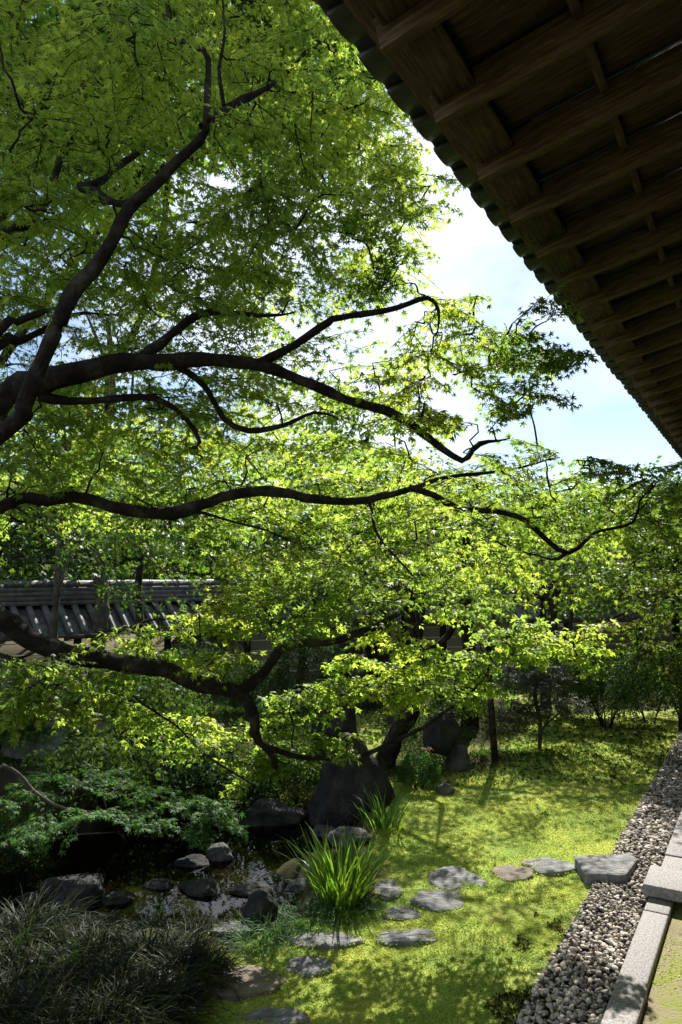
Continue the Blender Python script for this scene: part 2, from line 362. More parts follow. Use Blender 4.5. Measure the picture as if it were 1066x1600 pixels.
# eave tiles: one wave tile, shared
def wave_tile(w_, ln, th):
    nu, nv = 9, 3; u = np.linspace(0, 1, nu); v = np.linspace(0, 1, nv)
    prof = np.where(u < 0.68, -0.013*np.sin(u/0.68*np.pi), 0.022*np.sin((u-0.68)/0.32*np.pi))
    V = []
    for top in (0, 1):
        for a in v:
            for q, z_ in zip(u, prof): V.append((a*ln, q*w_*1.08, z_+th*top-a*0.006-0.02*(1-q)))
    V = np.array(V); F = []
    def id_(t_, a, q): return t_*nu*nv+a*nu+q
    for a in range(nv-1):
        for q in range(nu-1):
            F.append((id_(0, a, q), id_(0, a+1, q), id_(0, a+1, q+1), id_(0, a, q+1)))
            F.append((id_(1, a, q), id_(1, a, q+1), id_(1, a+1, q+1), id_(1, a+1, q)))
    for q in range(nu-1):
        F.append((id_(0, 0, q), id_(0, 0, q+1), id_(1, 0, q+1), id_(1, 0, q)))
        F.append((id_(0, nv-1, q), id_(1, nv-1, q), id_(1, nv-1, q+1), id_(0, nv-1, q+1)))
    for a in range(nv-1):
        F.append((id_(0, a, 0), id_(1, a, 0), id_(1, a+1, 0), id_(0, a+1, 0)))
        F.append((id_(0, a, nu-1), id_(0, a+1, nu-1), id_(1, a+1, nu-1), id_(1, a, nu-1)))
    return fast_mesh('roof_tile', V, np.array(F), False)
TS = SP*0.49
tile = wave_tile(TS, 0.44, 0.022)
nt = int((S1-S0)/TS)
for i in range(nt):
    o = hchild('roof_tile', tile, M['tile'])
    o.matrix_local = slope_mat(S0+i*TS, 0, 0.225) @ Matrix.Translation((-0.20+rng.normal()*0.003, 0, rng.normal()*0.0015)) @ Matrix.Rotation(rng.normal()*0.006, 4, 'Z')
o = hchild('roof_deck', box_mesh('roof_deck', 0.06, 3.7, S0-rs-0.1, S1-rs+0.1, 0.205, 0.212), M['tile']); o.matrix_local = slope_mat(rs)
o = hchild('roof_slope', box_mesh('roof_slope', 0.24, 4.2, S0-rs-0.1, S1-rs+0.1, 0.262, 0.30), M['tile']); o.matrix_local = slope_mat(rs)
# hall wall, veranda
hchild('hall_wall', box_mesh('hall_wall', 2.05, 2.2, S0, S1, 0.0, rz+0.935), M['timber'])
pl = box_mesh('veranda_plank', -0.085, 0.085, S0, S1, 0.74, 0.785, 0.004)
for i in range(12):
    o = hchild('veranda_plank', pl, M['wood_long']); o.location = (0.02+i*0.176, 0, 0)
post = box_mesh('veranda_post', -0.06, 0.06, -0.06, 0.06, -0.02, 0.738, 0.006)
for i in range(9):
    o = hchild('veranda_post', post, M['timber']); o.location = (0.1, S0+0.4+i*1.82, 0)
def under(part, names):
    for o in list(hallo.children):
        if o is not part and o.name.split('.')[0] in names:
            o.parent = part; o.matrix_parent_inverse = part.matrix_basis.inverted()
hp = {o.name.split('.')[0]: o for o in hallo.children}
under(hp['roof_deck'], ('rafter', 'soffit_board', 'batten_block', 'eave_board')); under(hp['roof_slope'], ('roof_tile',))
kerbL = gnd(943, 1600)@RV; kerbR = gnd(997, 1600)@RV; gravL = -1.235

# ------------------------------------------------------------------ gravel strip, kerb
kerb = empty('kerb', (0, 0, 0), 'long row of pale granite kerb stones beside the gravel strip', 'kerb'); kerb.matrix_world = HALLM
kerb['kind'] = 'structure'
ks = lambda u, v: float(gnd(u, v, 0.06)@DV)
joints = [ks(943, 1600)-0.55, ks(970, 1531), ks(1012, 1421), ks(1020, 1398)+0.04]
x_ = joints[-1]
while x_ < 13: x_ += 0.62+rng.uniform(0, 0.3); joints.append(x_)
for a, b2 in zip(joints[:-1], joints[1:]):
    dx = rng.normal()*0.004
    link('kerb_stone', box_mesh('kerb_stone', kerbL+dx, kerbR+dx+rng.normal()*0.004, a+0.003, b2-0.003, -0.08, 0.058+rng.normal()*0.003, 0.012, 2), M['granite'], kerb)
bs = float(gnd(1010, 1392, 0.10)@DV); bl = float(gnd(1008, 1372, 0.14)@RV)
b1 = link('granite_block', box_mesh('granite_block', bl, bl+0.34, bs, bs+0.42, 0.062, 0.145, 0.012, 2), M['granite'], label='raised granite block lying across the kerb stones', cat='stone block')
b1.matrix_world = HALLM

grav = empty('gravel_strip', (0, 0, 0), 'strip of loose river gravel under the eave drip line', 'gravel'); grav['kind'] = 'structure'
gb = box_mesh('gravel_bed', gravL-0.06, kerbL-0.004, 1.5, 14, -0.10, 0.006); o = link('gravel_bed', gb, M['rock_dark'], grav); o.matrix_world = HALLM
import bmesh
def ico(sub):
    bm = bmesh.new(); bmesh.ops.create_icosphere(bm, subdivisions=sub, radius=1.0)
    V = np.array([v.co[:] for v in bm.verts]); F = np.array([[v.index for v in f.verts] for f in bm.faces]); bm.free(); return V, F
I1, I2, I3, I4 = ico(1), ico(2), ico(3), ico(4)
npb = 11500
ss = 1.9+(13.5-1.9)*rng.random(npb)**1.35
ll = rng.uniform(gravL-0.05, kerbL-0.012, npb)+0.02*np.sin(ss*5)*(rng.random(npb) < 0.3)
r0 = rng.uniform(0.009, 0.018, npb)*np.where(ss > 7, 1.35, 1.0)
rad = np.stack([r0*rng.uniform(0.9, 1.5, npb), r0*rng.uniform(0.75, 1.1, npb), r0*rng.uniform(0.4, 0.65, npb)], 1)
pz = 0.008+rng.uniform(0, 0.026, npb)
def rand_rot(n, tilt=0.5):
    yaw = rng.uniform(0, 2*np.pi, n); a = rng.normal(size=n)*tilt; b = rng.normal(size=n)*tilt
    cy, sy, ca_, sa_, cb, sb = np.cos(yaw), np.sin(yaw), np.cos(a), np.sin(a), np.cos(b), np.sin(b)
    Rz = np.zeros((n, 3, 3)); Rz[:, 0, 0] = cy; Rz[:, 0, 1] = -sy; Rz[:, 1, 0] = sy; Rz[:, 1, 1] = cy; Rz[:, 2, 2] = 1
    Rx = np.zeros((n, 3, 3)); Rx[:, 0, 0] = 1; Rx[:, 1, 1] = ca_; Rx[:, 1, 2] = -sa_; Rx[:, 2, 1] = sa_; Rx[:, 2, 2] = ca_
    Ry = np.zeros((n, 3, 3)); Ry[:, 1, 1] = 1; Ry[:, 0, 0] = cb; Ry[:, 0, 2] = sb; Ry[:, 2, 0] = -sb; Ry[:, 2, 2] = cb
    return Rz@Rx@Ry
PR = rand_rot(npb, 0.5)
pp = DV[None]*ss[:, None]+RV[None]*ll[:, None]; pp[:, 2] = pz
vis_sz = r0/ss+0.004*(pz/0.034); vis_sz[ss < 3.75] = 0
top = np.argsort(-vis_sz)[:300]
tops = np.zeros(npb, bool); tops[top] = True
rest = np.where(~tops)[0]
tv = I1[0]*(1+0.10*rng.normal(size=(len(I1[0]), 1)))
PV = np.einsum('nij,nkj->nki', PR[rest], tv[None]*rad[rest][:, None, :])+pp[rest][:, None, :]
PF = (I1[1][None]+(np.arange(len(rest))*len(tv))[:, None, None]).reshape(-1, 3)
link('pebbles', fast_mesh('pebbles', PV.reshape(-1, 3), PF, True), M['pebble'], grav, kind='stuff')
pvars = [fast_mesh('pebble', I2[0]*(1+0.09*vnoise(I2[0]*1.7+k*9, k)[:, None]), I2[1], True) for k in range(4)]
for q, i in enumerate(top):
    o = link('pebble', pvars[q % 4], M['pebble'], grav)
    o.matrix_world = Matrix.Translation(pp[i]) @ Matrix(PR[i].tolist()).to_4x4() @ Matrix.Diagonal((*rad[i], 1))

# ------------------------------------------------------------------ rocks and stepping stones
def rock_mesh(sx, sy, sz, seed, cuts=9, noise=0.17, sub=4, taper=0.0):
    r = np.random.default_rng(seed); V = (I4 if sub == 4 else I3)[0].copy(); F = (I4 if sub == 4 else I3)[1]
    V = V*np.array([1, 1, 1])
    for _ in range(cuts):
        n = r.normal(size=3); n[2] = abs(n[2])*0.8; n /= np.linalg.norm(n); d = r.uniform(0.68, 0.95)
        ex = np.maximum(V@n-d, 0); V = V-ex[:, None]*n*0.97
    V = V*(1+noise*fbm(V*1.8+seed, 5, seed)[:, None])
    if taper: V[:, :2] *= (1-taper*np.clip((V[:, 2:3]+0.6)/1.6, 0, 1))
    return fast_mesh('rock', V*np.array([sx, sy, sz]), F, True)
def rock(name, label, u, v, wpx, hpx, seed, mat='rock', cat='rock', group='rocks around the pond', deep=0.6, taper=0.0, cuts=9, foot=None, d=None):
    p = put(u, v) if foot is None else np.array(foot, float)
    if d is not None: p = at(u, v, d)
    elif p[2] < WATER: p = gnd(u, v, WATER); p[2] -= 0.03; hpx *= 0.72; wpx *= 1.12
    s = pxm(p[1]); sx = wpx/2/s; sz = hpx/s
    me = rock_mesh(sx, sx*deep, sz/1.45, seed, taper=taper, cuts=cuts)
    o = link(name, me, M[mat], label=label, cat=cat, group=group)
    o.location = (p[0], p[1]+sx*deep*0.7, p[2]+sz*0.33); o.rotation_euler = (0, 0, np.random.default_rng(seed).uniform(-0.4, 0.4)); return o
RIM = []
def slab(label, u, v, wpx, hpx, seed, mat='slab', h=0.018, name='stepping_stone', cat='stepping stone', group='stepping stones in the moss', npt=9):
    r = np.random.default_rng(seed); p = put(u, v); s = pxm(math.hypot(p[1], EYE))
    w = wpx/2/s; dv_ = put(u, v-hpx/2)[1]-put(u, v+hpx/2)[1]; d = dv_/2
    n = 40; th = np.arange(n)/n*2*np.pi
    rad_ = 1+0.0*th
    for k_ in range(npt):
        a = r.uniform(0, 2*np.pi); c = r.uniform(0.72, 0.95); cc = np.cos(th-a); rad_ = np.where(cc > 0.05, np.minimum(rad_, c/np.maximum(cc, 0.05)), rad_)
    rad_ *= 1.12*(1+0.035*fbm(np.stack([np.cos(th)*3, np.sin(th)*3, np.full(n, seed)], 1), 3, seed+3))
    kk = r.integers(0, n, 170); ff = r.uniform(0.86, 1.12, 170); lobes = fbm(np.stack([np.cos(th[kk])*2, np.sin(th[kk])*2, np.full(170, seed*3.0)], 1), 2, seed) > -0.15
    mm = lobes | (ff > 1.0)
    RIM.append(np.stack([p[0]+np.cos(th[kk])*rad_[kk]*ff*w, p[1]+np.sin(th[kk])*rad_[kk]*ff*d, p[2]+np.where(ff < 1.0, h*0.9, 0.004)], 1)[mm])
    rings = [(1.0, -0.06), (1.0, h*0.55), (0.965, h*0.92), (0.86, h), (0.6, h), (0.3, h), (0.02, h)]
    V = []
    for q, (f, z) in enumerate(rings):
        x = np.cos(th)*rad_*f*w; y = np.sin(th)*rad_*f*d
        zz = np.full(n, z)
        if q > 1: zz = zz+0.009*fbm(np.stack([x*12, y*16, np.full(n, seed)], 1), 4, seed)
        V.append(np.stack([x, y, zz], 1))
    V = np.concatenate(V); F = []
    for q in range(len(rings)-1):
        for j in range(n): F.append((q*n+j, q*n+(j+1) % n, (q+1)*n+(j+1) % n, (q+1)*n+j))
    o = link(name, fast_mesh('stepping_stone', V, np.array(F), False), M[mat], label=label, cat=cat, group=group)
    o.location = p; o.rotation_euler = (r.normal()*0.02, r.normal()*0.02, 0); return o
slab('pale thin flat stone lying next to the big angular step stone', 857, 1355, 72, 24, 1)
slab('pinkish brown five sided flat stone between two grey ones in the path', 800, 1366, 60, 26, 2, 'slab_brown')
slab('round dark grey disc shaped stepping stone', 713, 1376, 72, 28, 3, npt=3)
slab('long grey stepping stone with white streak below the round disc', 689, 1410, 76, 30, 4)
slab('small grey stepping stone at the foot of the tall iris clump', 604, 1392, 44, 26, 5)
slab('small oval grey stepping stone left of the white streaked one', 628, 1430, 56, 20, 6)
slab('wide dark grey stepping stone with cracks in mid lawn', 635, 1466, 86, 28, 7)
slab('wide flat grey stepping stone near the low grass, left of the cracked one', 511, 1470, 92, 28, 8)
slab('small rounded dark stepping stone below the wide flat one', 482, 1512, 68, 30, 9)
slab('large brown earthy flat stone sunk in moss beside the sedge', 385, 1538, 108, 50, 10, 'slab_brown', h=0.02)
slab('grey slab stone cut by the bottom edge of the picture', 430, 1592, 92, 30, 12)
slab('pale rough stone under the tips of the sedge clumps', 258, 1544, 66, 40, 13, h=0.05)
slab('flat mossy stone at the near rim of the pond', 362, 1456, 52, 20, 14, h=0.03)
# the big angular step stone
q = [gnd(898, 1338, 0.085), gnd(984, 1333, 0.085), gnd(996, 1342, 0.085), gnd(978, 1368, 0.085), gnd(914, 1365, 0.085), gnd(906, 1353, 0.085)]
q = np.array(q); c = q.mean(0); nq = len(q)
rings = [(1.03, -0.05), (1.0, 0.02), (1.0, 0.074), (0.985, 0.084), (0.93, 0.088), (0.5, 0.090), (0.02, 0.087)]
V = []; den = 6
qq = np.concatenate([q[i]+(q[(i+1) % nq]-q[i])*np.linspace(0, 1, den, endpoint=False)[:, None] for i in range(nq)]); nn = len(qq)
for f, z in rings:
    P = c+(qq-c)*f; P[:, 2] = z+0.006*fbm(P*9, 3, 4); P[:, :2] += 0.007*np.stack([vnoise(P*12+z*40, 1), vnoise(P*12+z*40, 2)], 1); V.append(P)
V = np.concatenate(V)-np.array([c[0], c[1], 0]); F = [(a*nn+j, a*nn+(j+1) % nn, (a+1)*nn+(j+1) % nn, (a+1)*nn+j) for a in range(len(rings)-1) for j in range(nn)]
F = [f[::-1] for f in F]
o = link('step_stone', fast_mesh('step_stone', V, np.array(F)), M['slab'], label='large angular grey step stone half over the gravel', cat='step stone'); o.location = (c[0], c[1], 0)

rock('standing_rock', 'tall dark cone shaped boulder standing behind the pond', 545, 1292, 146, 128, 31, 'rock_dark', taper=0.2, cuts=12, deep=0.75)  # the shade on this boulder is put into its dark rock colour
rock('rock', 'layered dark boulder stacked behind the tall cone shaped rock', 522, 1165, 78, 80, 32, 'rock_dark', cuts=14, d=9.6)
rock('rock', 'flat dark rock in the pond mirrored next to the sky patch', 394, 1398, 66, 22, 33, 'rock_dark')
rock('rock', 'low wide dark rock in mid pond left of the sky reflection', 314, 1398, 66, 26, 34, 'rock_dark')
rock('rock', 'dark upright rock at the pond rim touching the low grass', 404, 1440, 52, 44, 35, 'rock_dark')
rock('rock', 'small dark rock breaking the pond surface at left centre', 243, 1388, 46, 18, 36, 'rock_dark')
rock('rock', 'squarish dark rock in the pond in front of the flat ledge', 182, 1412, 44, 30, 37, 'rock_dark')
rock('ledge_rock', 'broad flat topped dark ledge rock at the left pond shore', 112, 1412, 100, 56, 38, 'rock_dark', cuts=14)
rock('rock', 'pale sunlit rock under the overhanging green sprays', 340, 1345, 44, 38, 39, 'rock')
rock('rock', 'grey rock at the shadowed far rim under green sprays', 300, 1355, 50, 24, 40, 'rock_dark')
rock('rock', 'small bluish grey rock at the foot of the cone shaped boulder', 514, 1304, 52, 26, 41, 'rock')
rock('rock', 'low pale grey rock behind the tall iris clump', 545, 1322, 66, 22, 42, 'rock')
rock('rock', 'tiny pale rock at the dark water edge', 495, 1303, 24, 12, 43, 'rock')
rock('rock', 'speckled grey rock beside the small round shrub', 718, 1205, 42, 36, 44, 'rock')
rock('rock', 'small angular grey rock lying on the sunny lawn edge', 697, 1242, 30, 16, 45, 'rock')
rock('rock', 'dark hollow boulder behind the speckled rock', 692, 1165, 62, 46, 46, 'rock_dark', d=9.0)
rock('rock', 'pale rock on the mossy slope beneath the leaning trunk', 625, 1130, 40, 26, 47, 'rock', d=11)
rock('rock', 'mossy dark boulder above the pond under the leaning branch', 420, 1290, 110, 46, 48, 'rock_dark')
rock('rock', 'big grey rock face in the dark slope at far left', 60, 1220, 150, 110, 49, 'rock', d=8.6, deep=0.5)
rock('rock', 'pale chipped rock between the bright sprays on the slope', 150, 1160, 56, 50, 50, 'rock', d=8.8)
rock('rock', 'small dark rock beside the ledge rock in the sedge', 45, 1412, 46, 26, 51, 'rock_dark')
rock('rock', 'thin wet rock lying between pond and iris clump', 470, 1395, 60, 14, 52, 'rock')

# ------------------------------------------------------------------ leaves
def star(angles, lens, notch, nb=0.12, droop=0.16):
    a = np.radians(angles); order = np.argsort(a); a = a[order]; l = np.array(lens)[order]
    V = [(0, 0, 0)]; F = []; k = len(a)
    mids = [a[0]-0.55]+[(a[i]+a[i+1])/2 for i in range(k-1)]+[a[-1]+0.55]
    nr_ = [nb]+[notch*(l[i]+l[i+1])/2 for i in range(k-1)]+[nb]
    for m_, r in zip(mids, nr_): V.append((math.sin(m_)*r, math.cos(m_)*r, 0.03*r))
    for x, r in zip(a, l): V.append((math.sin(x)*r, math.cos(x)*r, -droop*r*r))
    for i in range(k): F.append((0, 1+i, 1+(k+1)+i, 2+i))
    return np.array(V, float), np.array(F)
LEAF7 = star([0, 36, -36, 74, -74, 120, -120], [1, 0.95, 0.95, 0.78, 0.78, 0.42, 0.42], 0.36, droop=0.24)
LEAF5 = star([0, 45, -45, 95, -95], [1, 0.92, 0.92, 0.66, 0.66], 0.37, droop=0.22)
LEAF3 = star([0, 58, -58], [1, 0.9, 0.9], 0.55)
OVAL = (np.array([(0, -0.1, 0), (0.32, 0.45, 0.05), (0, 1.0, -0.08), (-0.32, 0.45, 0.05)], float), np.array([(0, 1, 2, 3)]))
SLIM = (np.array([(0, -0.1, 0), (0.14, 0.4, 0.03), (0, 1.0, -0.15), (-0.14, 0.4, 0.03)], float), np.array([(0, 1, 2, 3)]))
def needle_tuft():
    V = []; F = []; r = np.random.default_rng(3)
    for i in range(14):
        th = r.uniform(0, 2*np.pi); el = r.uniform(0.15, 1.1); d = np.array([math.cos(th)*math.cos(el), math.sin(el), math.sin(th)*math.cos(el)])
        s = np.cross(d, [0.3, 0.2, 0.9]); s /= np.linalg.norm(s); L0 = r.uniform(0.7, 1.0)
        k_ = len(V); V += [tuple(s*0.03), tuple(-s*0.03), tuple(d*L0)]; F.append((k_, k_+1, k_+2))
    return np.array(V, float), np.array(F)
TUFT = needle_tuft()
def unit(a): return a/(np.linalg.norm(a, axis=-1, keepdims=True)+1e-9)
def leaf_arrays(P, D, NRM, S, T):
    D = unit(D); X = unit(np.cross(D, NRM)); Z = np.cross(X, D)
    tv, tf = T
    V = P[:, None, :]+S[:, None, None]*(tv[None, :, 0:1]*X[:, None, :]+tv[None, :, 1:2]*D[:, None, :]+tv[None, :, 2:3]*Z[:, None, :])
    F = (tf[None]+(np.arange(len(P))*len(tv))[:, None, None]).reshape(-1, tf.shape[1])
    return V.reshape(-1, 3), F
def leaf_matrices(P, D, NRM, S):
    D = unit(D); X = unit(np.cross(D, NRM)); Z = np.cross(X, D); return X, D, Z

def grow(limbs, pads, spacing=0.045, leaf=0.045, side=7, twig_r=0.0038, droop=0.25, tilt=0.42, fan=(0.6, 1.15), seed=0, reach=0.008, wide=0.85, keep=1.0, jig=0.0):
    """pads: list of (center, radius, up-tilt). Twigs grow from the nearest wood; leaves stand in pairs along them."""
    r = np.random.default_rng(seed)
    sk = np.concatenate([Q[::2] for Q, w in limbs]); skn = [sk]
    pads = sorted(pads, key=lambda p: np.min(np.sum((sk-p[0])**2, 1)))
    tw, P, D, Nn, S = [], [], [], [], []
    pts = sk
    for c, Rr, up in pads:
        dd = np.sum((pts-c)**2, 1); a = pts[np.argmin(dd)]
        v = c-a; dist = np.linalg.norm(v)
        ax = v.copy(); ax[2] *= 0.4
        ax += r.normal(size=3)*np.array([0.3, 0.3, 0.1])*max(dist, 0.2)
        ax = unit(ax); ax[2] += up; ax = unit(ax)
        e = c-ax*Rr*0.55
        nseg = max(3, int(dist/(0.08 if twig_r < 0.01 else 0.3))); t = np.linspace(0, 1, nseg+1)[:, None]
        ctrl = a+(e-a)*0.55+r.normal(size=3)*dist*0.12
        Q = (1-t)**2*a+2*t*(1-t)*ctrl+t**2*e
        Q[1:-1] += r.normal(size=(nseg-1, 3))*0.012
        w0 = twig_r*1.2+reach*min(dist, 1.5)
        tw.append(tube(Q, np.linspace(w0, twig_r, nseg+1), 5))
        # the spray
        L0 = Rr*1.35; tt = np.linspace(0, 1, 6)[:, None]
        main = e+ax*L0*tt+np.array([0, 0, -1])*droop*L0*tt**2+np.vstack([[0, 0, 0], r.normal(size=(5, 3))*0.02*Rr/0.35])
        tw.append(tube(main[[0, 2, 3, 5]], np.linspace(twig_r, twig_r*0.35, 4), 3))
        segs = [main]
        sx = unit(np.cross(ax, [0, 0, 1.0]))
        for k_ in range(side):
            f = (k_+0.6)/side*0.92; i0 = f*5; i1 = int(i0); st = main[i1]+(main[min(i1+1, 5)]-main[i1])*(i0-i1)
            sg = 1 if k_ % 2 else -1
            an = r.uniform(*fan); dr = ax*math.cos(an)+sx*sg*math.sin(an); dr = dr+np.array([0, 0, r.normal()*0.12])
            ln = Rr*wide*(1.15-0.6*f)*r.uniform(0.75, 1.15)
            q = st+dr*ln*tt+np.array([0, 0, -1])*droop*ln*tt**2*r.uniform(0.4, 1.6)
            q[1:] += r.normal(size=(5, 3))*0.012*Rr/0.35
            segs.append(q)
            if twig_r < 0.01: tw.append(tube(q[[0, 2, 5]], np.linspace(twig_r*0.7, twig_r*0.3, 3), 3))
        for q in segs:
            ln = np.linalg.norm(np.diff(q, axis=0), axis=1).sum(); n = max(3, int(ln/spacing))
            t1 = np.linspace(0.12, 1.0, n); i0 = t1*5; i1 = np.minimum(i0.astype(int), 4); fr_ = (i0-i1)[:, None]
            base = q[i1]*(1-fr_)+q[i1+1]*fr_; dr = unit(q[i1+1]-q[i1])
            sd = unit(np.cross(dr, [0, 0, 1.0]))
            for sg in (1, -1):
                m_ = r.random(n) < keep
                nb_ = m_.sum()
                if nb_ == 0: continue
                an = r.uniform(0.5, 1.2, n)[m_]; an[-1:] *= 0.2
                d_ = dr[m_]*np.cos(an)[:, None]+sd[m_]*sg*np.sin(an)[:, None]
                d_ = d_+np.stack([r.normal(size=nb_)*0.15, r.normal(size=nb_)*0.15, r.normal(size=nb_)*0.2-0.3], 1)
                pet = leaf*r.uniform(0.3, 0.9, nb_)[:, None]
                P.append(base[m_]+unit(d_)*pet+r.normal(size=(nb_, 3))*jig); D.append(d_)
                nn_ = r.normal(size=(nb_, 3))*tilt; nn_ += np.array([0.09, 0.34, 1.0]); Nn.append(nn_)
                S.append(leaf*r.uniform(0.55, 1.3, nb_))
        pts = np.concatenate([pts, Q[1:], main[:4]])
    return tw, np.concatenate(P), np.concatenate(D), np.concatenate(Nn), np.concatenate(S)

def finish_tree(root, limbs_named, tw, P, D, Nn, S, T, leafmat, barkmat, singles=0, T1=None, sides=10, crown='foliage', Tfar=None, far=99, Tvf=None, vf=99):
    inv = np.array(root.location)
    for nm, (Q, w) in limbs_named:
        V, F = tube(Q-inv, w*(1+0.16*vnoise(Q*8.0, 3)), sides, 0.085); link(nm, fast_mesh(nm, V, F, True), barkmat, root)
    if tw:
        V, F = cat_meshes(tw); link('twigs', fast_mesh('twigs', V-inv, F), barkmat, root, kind='stuff')
    sel = np.zeros(len(P), bool)
    if singles:
        y = P[:, 1]; u = P[:, 0]/y*FPX; v = -((P[:, 2]-EYE)/y-sP/cP)*FPX
        vd = unit(P-np.array([0, 0, EYE])); face = np.abs(np.sum(unit(Nn)*vd, 1))
        inside = (np.abs(u) < 520) & (np.abs(v) < 780)
        sc = np.where(inside, S/y*(0.35+face), 0); sel[np.argsort(-sc)[:singles]] = True
        X, Dm, Z = leaf_matrices(P[sel], D[sel], Nn[sel], S[sel])
        lm = fast_mesh('leaf', T1[0], T1[1]); lm.materials.append(leafmat)
        for p, x, d, z, s in zip(P[sel]-inv, X, Dm, Z, S[sel]):
            o = link('leaf', lm, None, root)
            o.matrix_local = Matrix(((x[0]*s, d[0]*s, z[0]*s, p[0]), (x[1]*s, d[1]*s, z[1]*s, p[1]), (x[2]*s, d[2]*s, z[2]*s, p[2]), (0, 0, 0, 1)))
    if Tvf is not None:
        fm = (~sel) & (P[:, 1] > vf); V, F = leaf_arrays(P[fm]-inv, D[fm], Nn[fm], S[fm]*1.2, Tvf)
        link(crown, fast_mesh(crown, V, F), leafmat, root, kind='stuff'); sel = sel | fm
    if Tfar is not None:
        fm = (~sel) & (P[:, 1] > far); V, F = leaf_arrays(P[fm]-inv, D[fm], Nn[fm], S[fm], Tfar)
        link(crown, fast_mesh(crown, V, F), leafmat, root, kind='stuff'); sel = sel | fm
    V, F = leaf_arrays(P[~sel]-inv, D[~sel], Nn[~sel], S[~sel], T)
    link(crown, fast_mesh(crown, V, F), leafmat, root, kind='stuff' if singles else None)

fl = fast_mesh('fallen_leaf', LEAF7[0]*np.array([1, 1, 1.6]), LEAF7[1]); fl.materials.append(M['red'])
fr_ = np.random.default_rng(8)
for u, v, lb in [(700, 1500, 'fallen brown leaf on open moss below the cracked stepping stone'), (770, 1440, 'fallen brown leaf on moss right of the white streaked stone'), (560, 1560, 'fallen brown leaf on moss near the bottom of the picture'), (905, 1270, 'fallen brown leaf on sunny moss near the gravel'), (800, 1300, 'fallen brown leaf on moss behind the flat stones'),
                 (930, 1500, 'fallen brown leaf lying on the river gravel'), (1045, 1490, 'fallen brown leaf on the mossy strip right of the kerb'), (840, 1420, 'fallen brown leaf in front of the big step stone'), (690, 1330, 'fallen brown leaf behind the round disc stone')]:
    p = put(u, v); o = link('fallen_leaf', fl, None, label=lb, cat='leaf', group='fallen leaves'); o.location = (p[0], p[1], p[2]+(.045 if 'gravel' in lb and 'river' in lb else .022)); sc_ = fr_.uniform(.022, .032)
    o.scale = (sc_, sc_, sc_); o.rotation_euler = (fr_.normal()*.3, fr_.normal()*.3, fr_.uniform(0, 6.28))

# ------------------------------------------------------------------ the great maple
def limb(pts, step=0.06, wob=0.013):
    P = [at(u, v, d) for u, v, d, w in pts]; W = [w*0.82/2/pxm(d) for u, v, d, w in pts]
    W[-1] = min(W[-1], 0.004)
    return smooth_path(P, W, step, wob)
TB = np.array([-3.05, 4.3, gz(-3.05, 4.3)-0.1])
trunk = smooth_path([TB, TB+[0.05, 0, 0.5], TB+[0.2, -0.05, 1.2], TB+[0.42, -0.2, 1.9], TB+[0.5, -0.4, 2.5], TB+[0.7, -0.55, 2.95]], [0.26, 0.19, 0.16, 0.15, 0.13, 0.11], 0.08, 0.01)
tk = lambda z: trunk[0][np.argmin(abs(trunk[0][:, 2]-z))]
def from_trunk(z, w, pts, **k):
    P = [tk(z)]+[at(u, v, d) for u, v, d, _ in pts]; W = [w*0.8]+[x*0.78/2/pxm(d) for u, v, d, x in pts]
    W[-1] = min(W[-1], 0.004)
    return smooth_path(P, W, 0.06, 0.016)
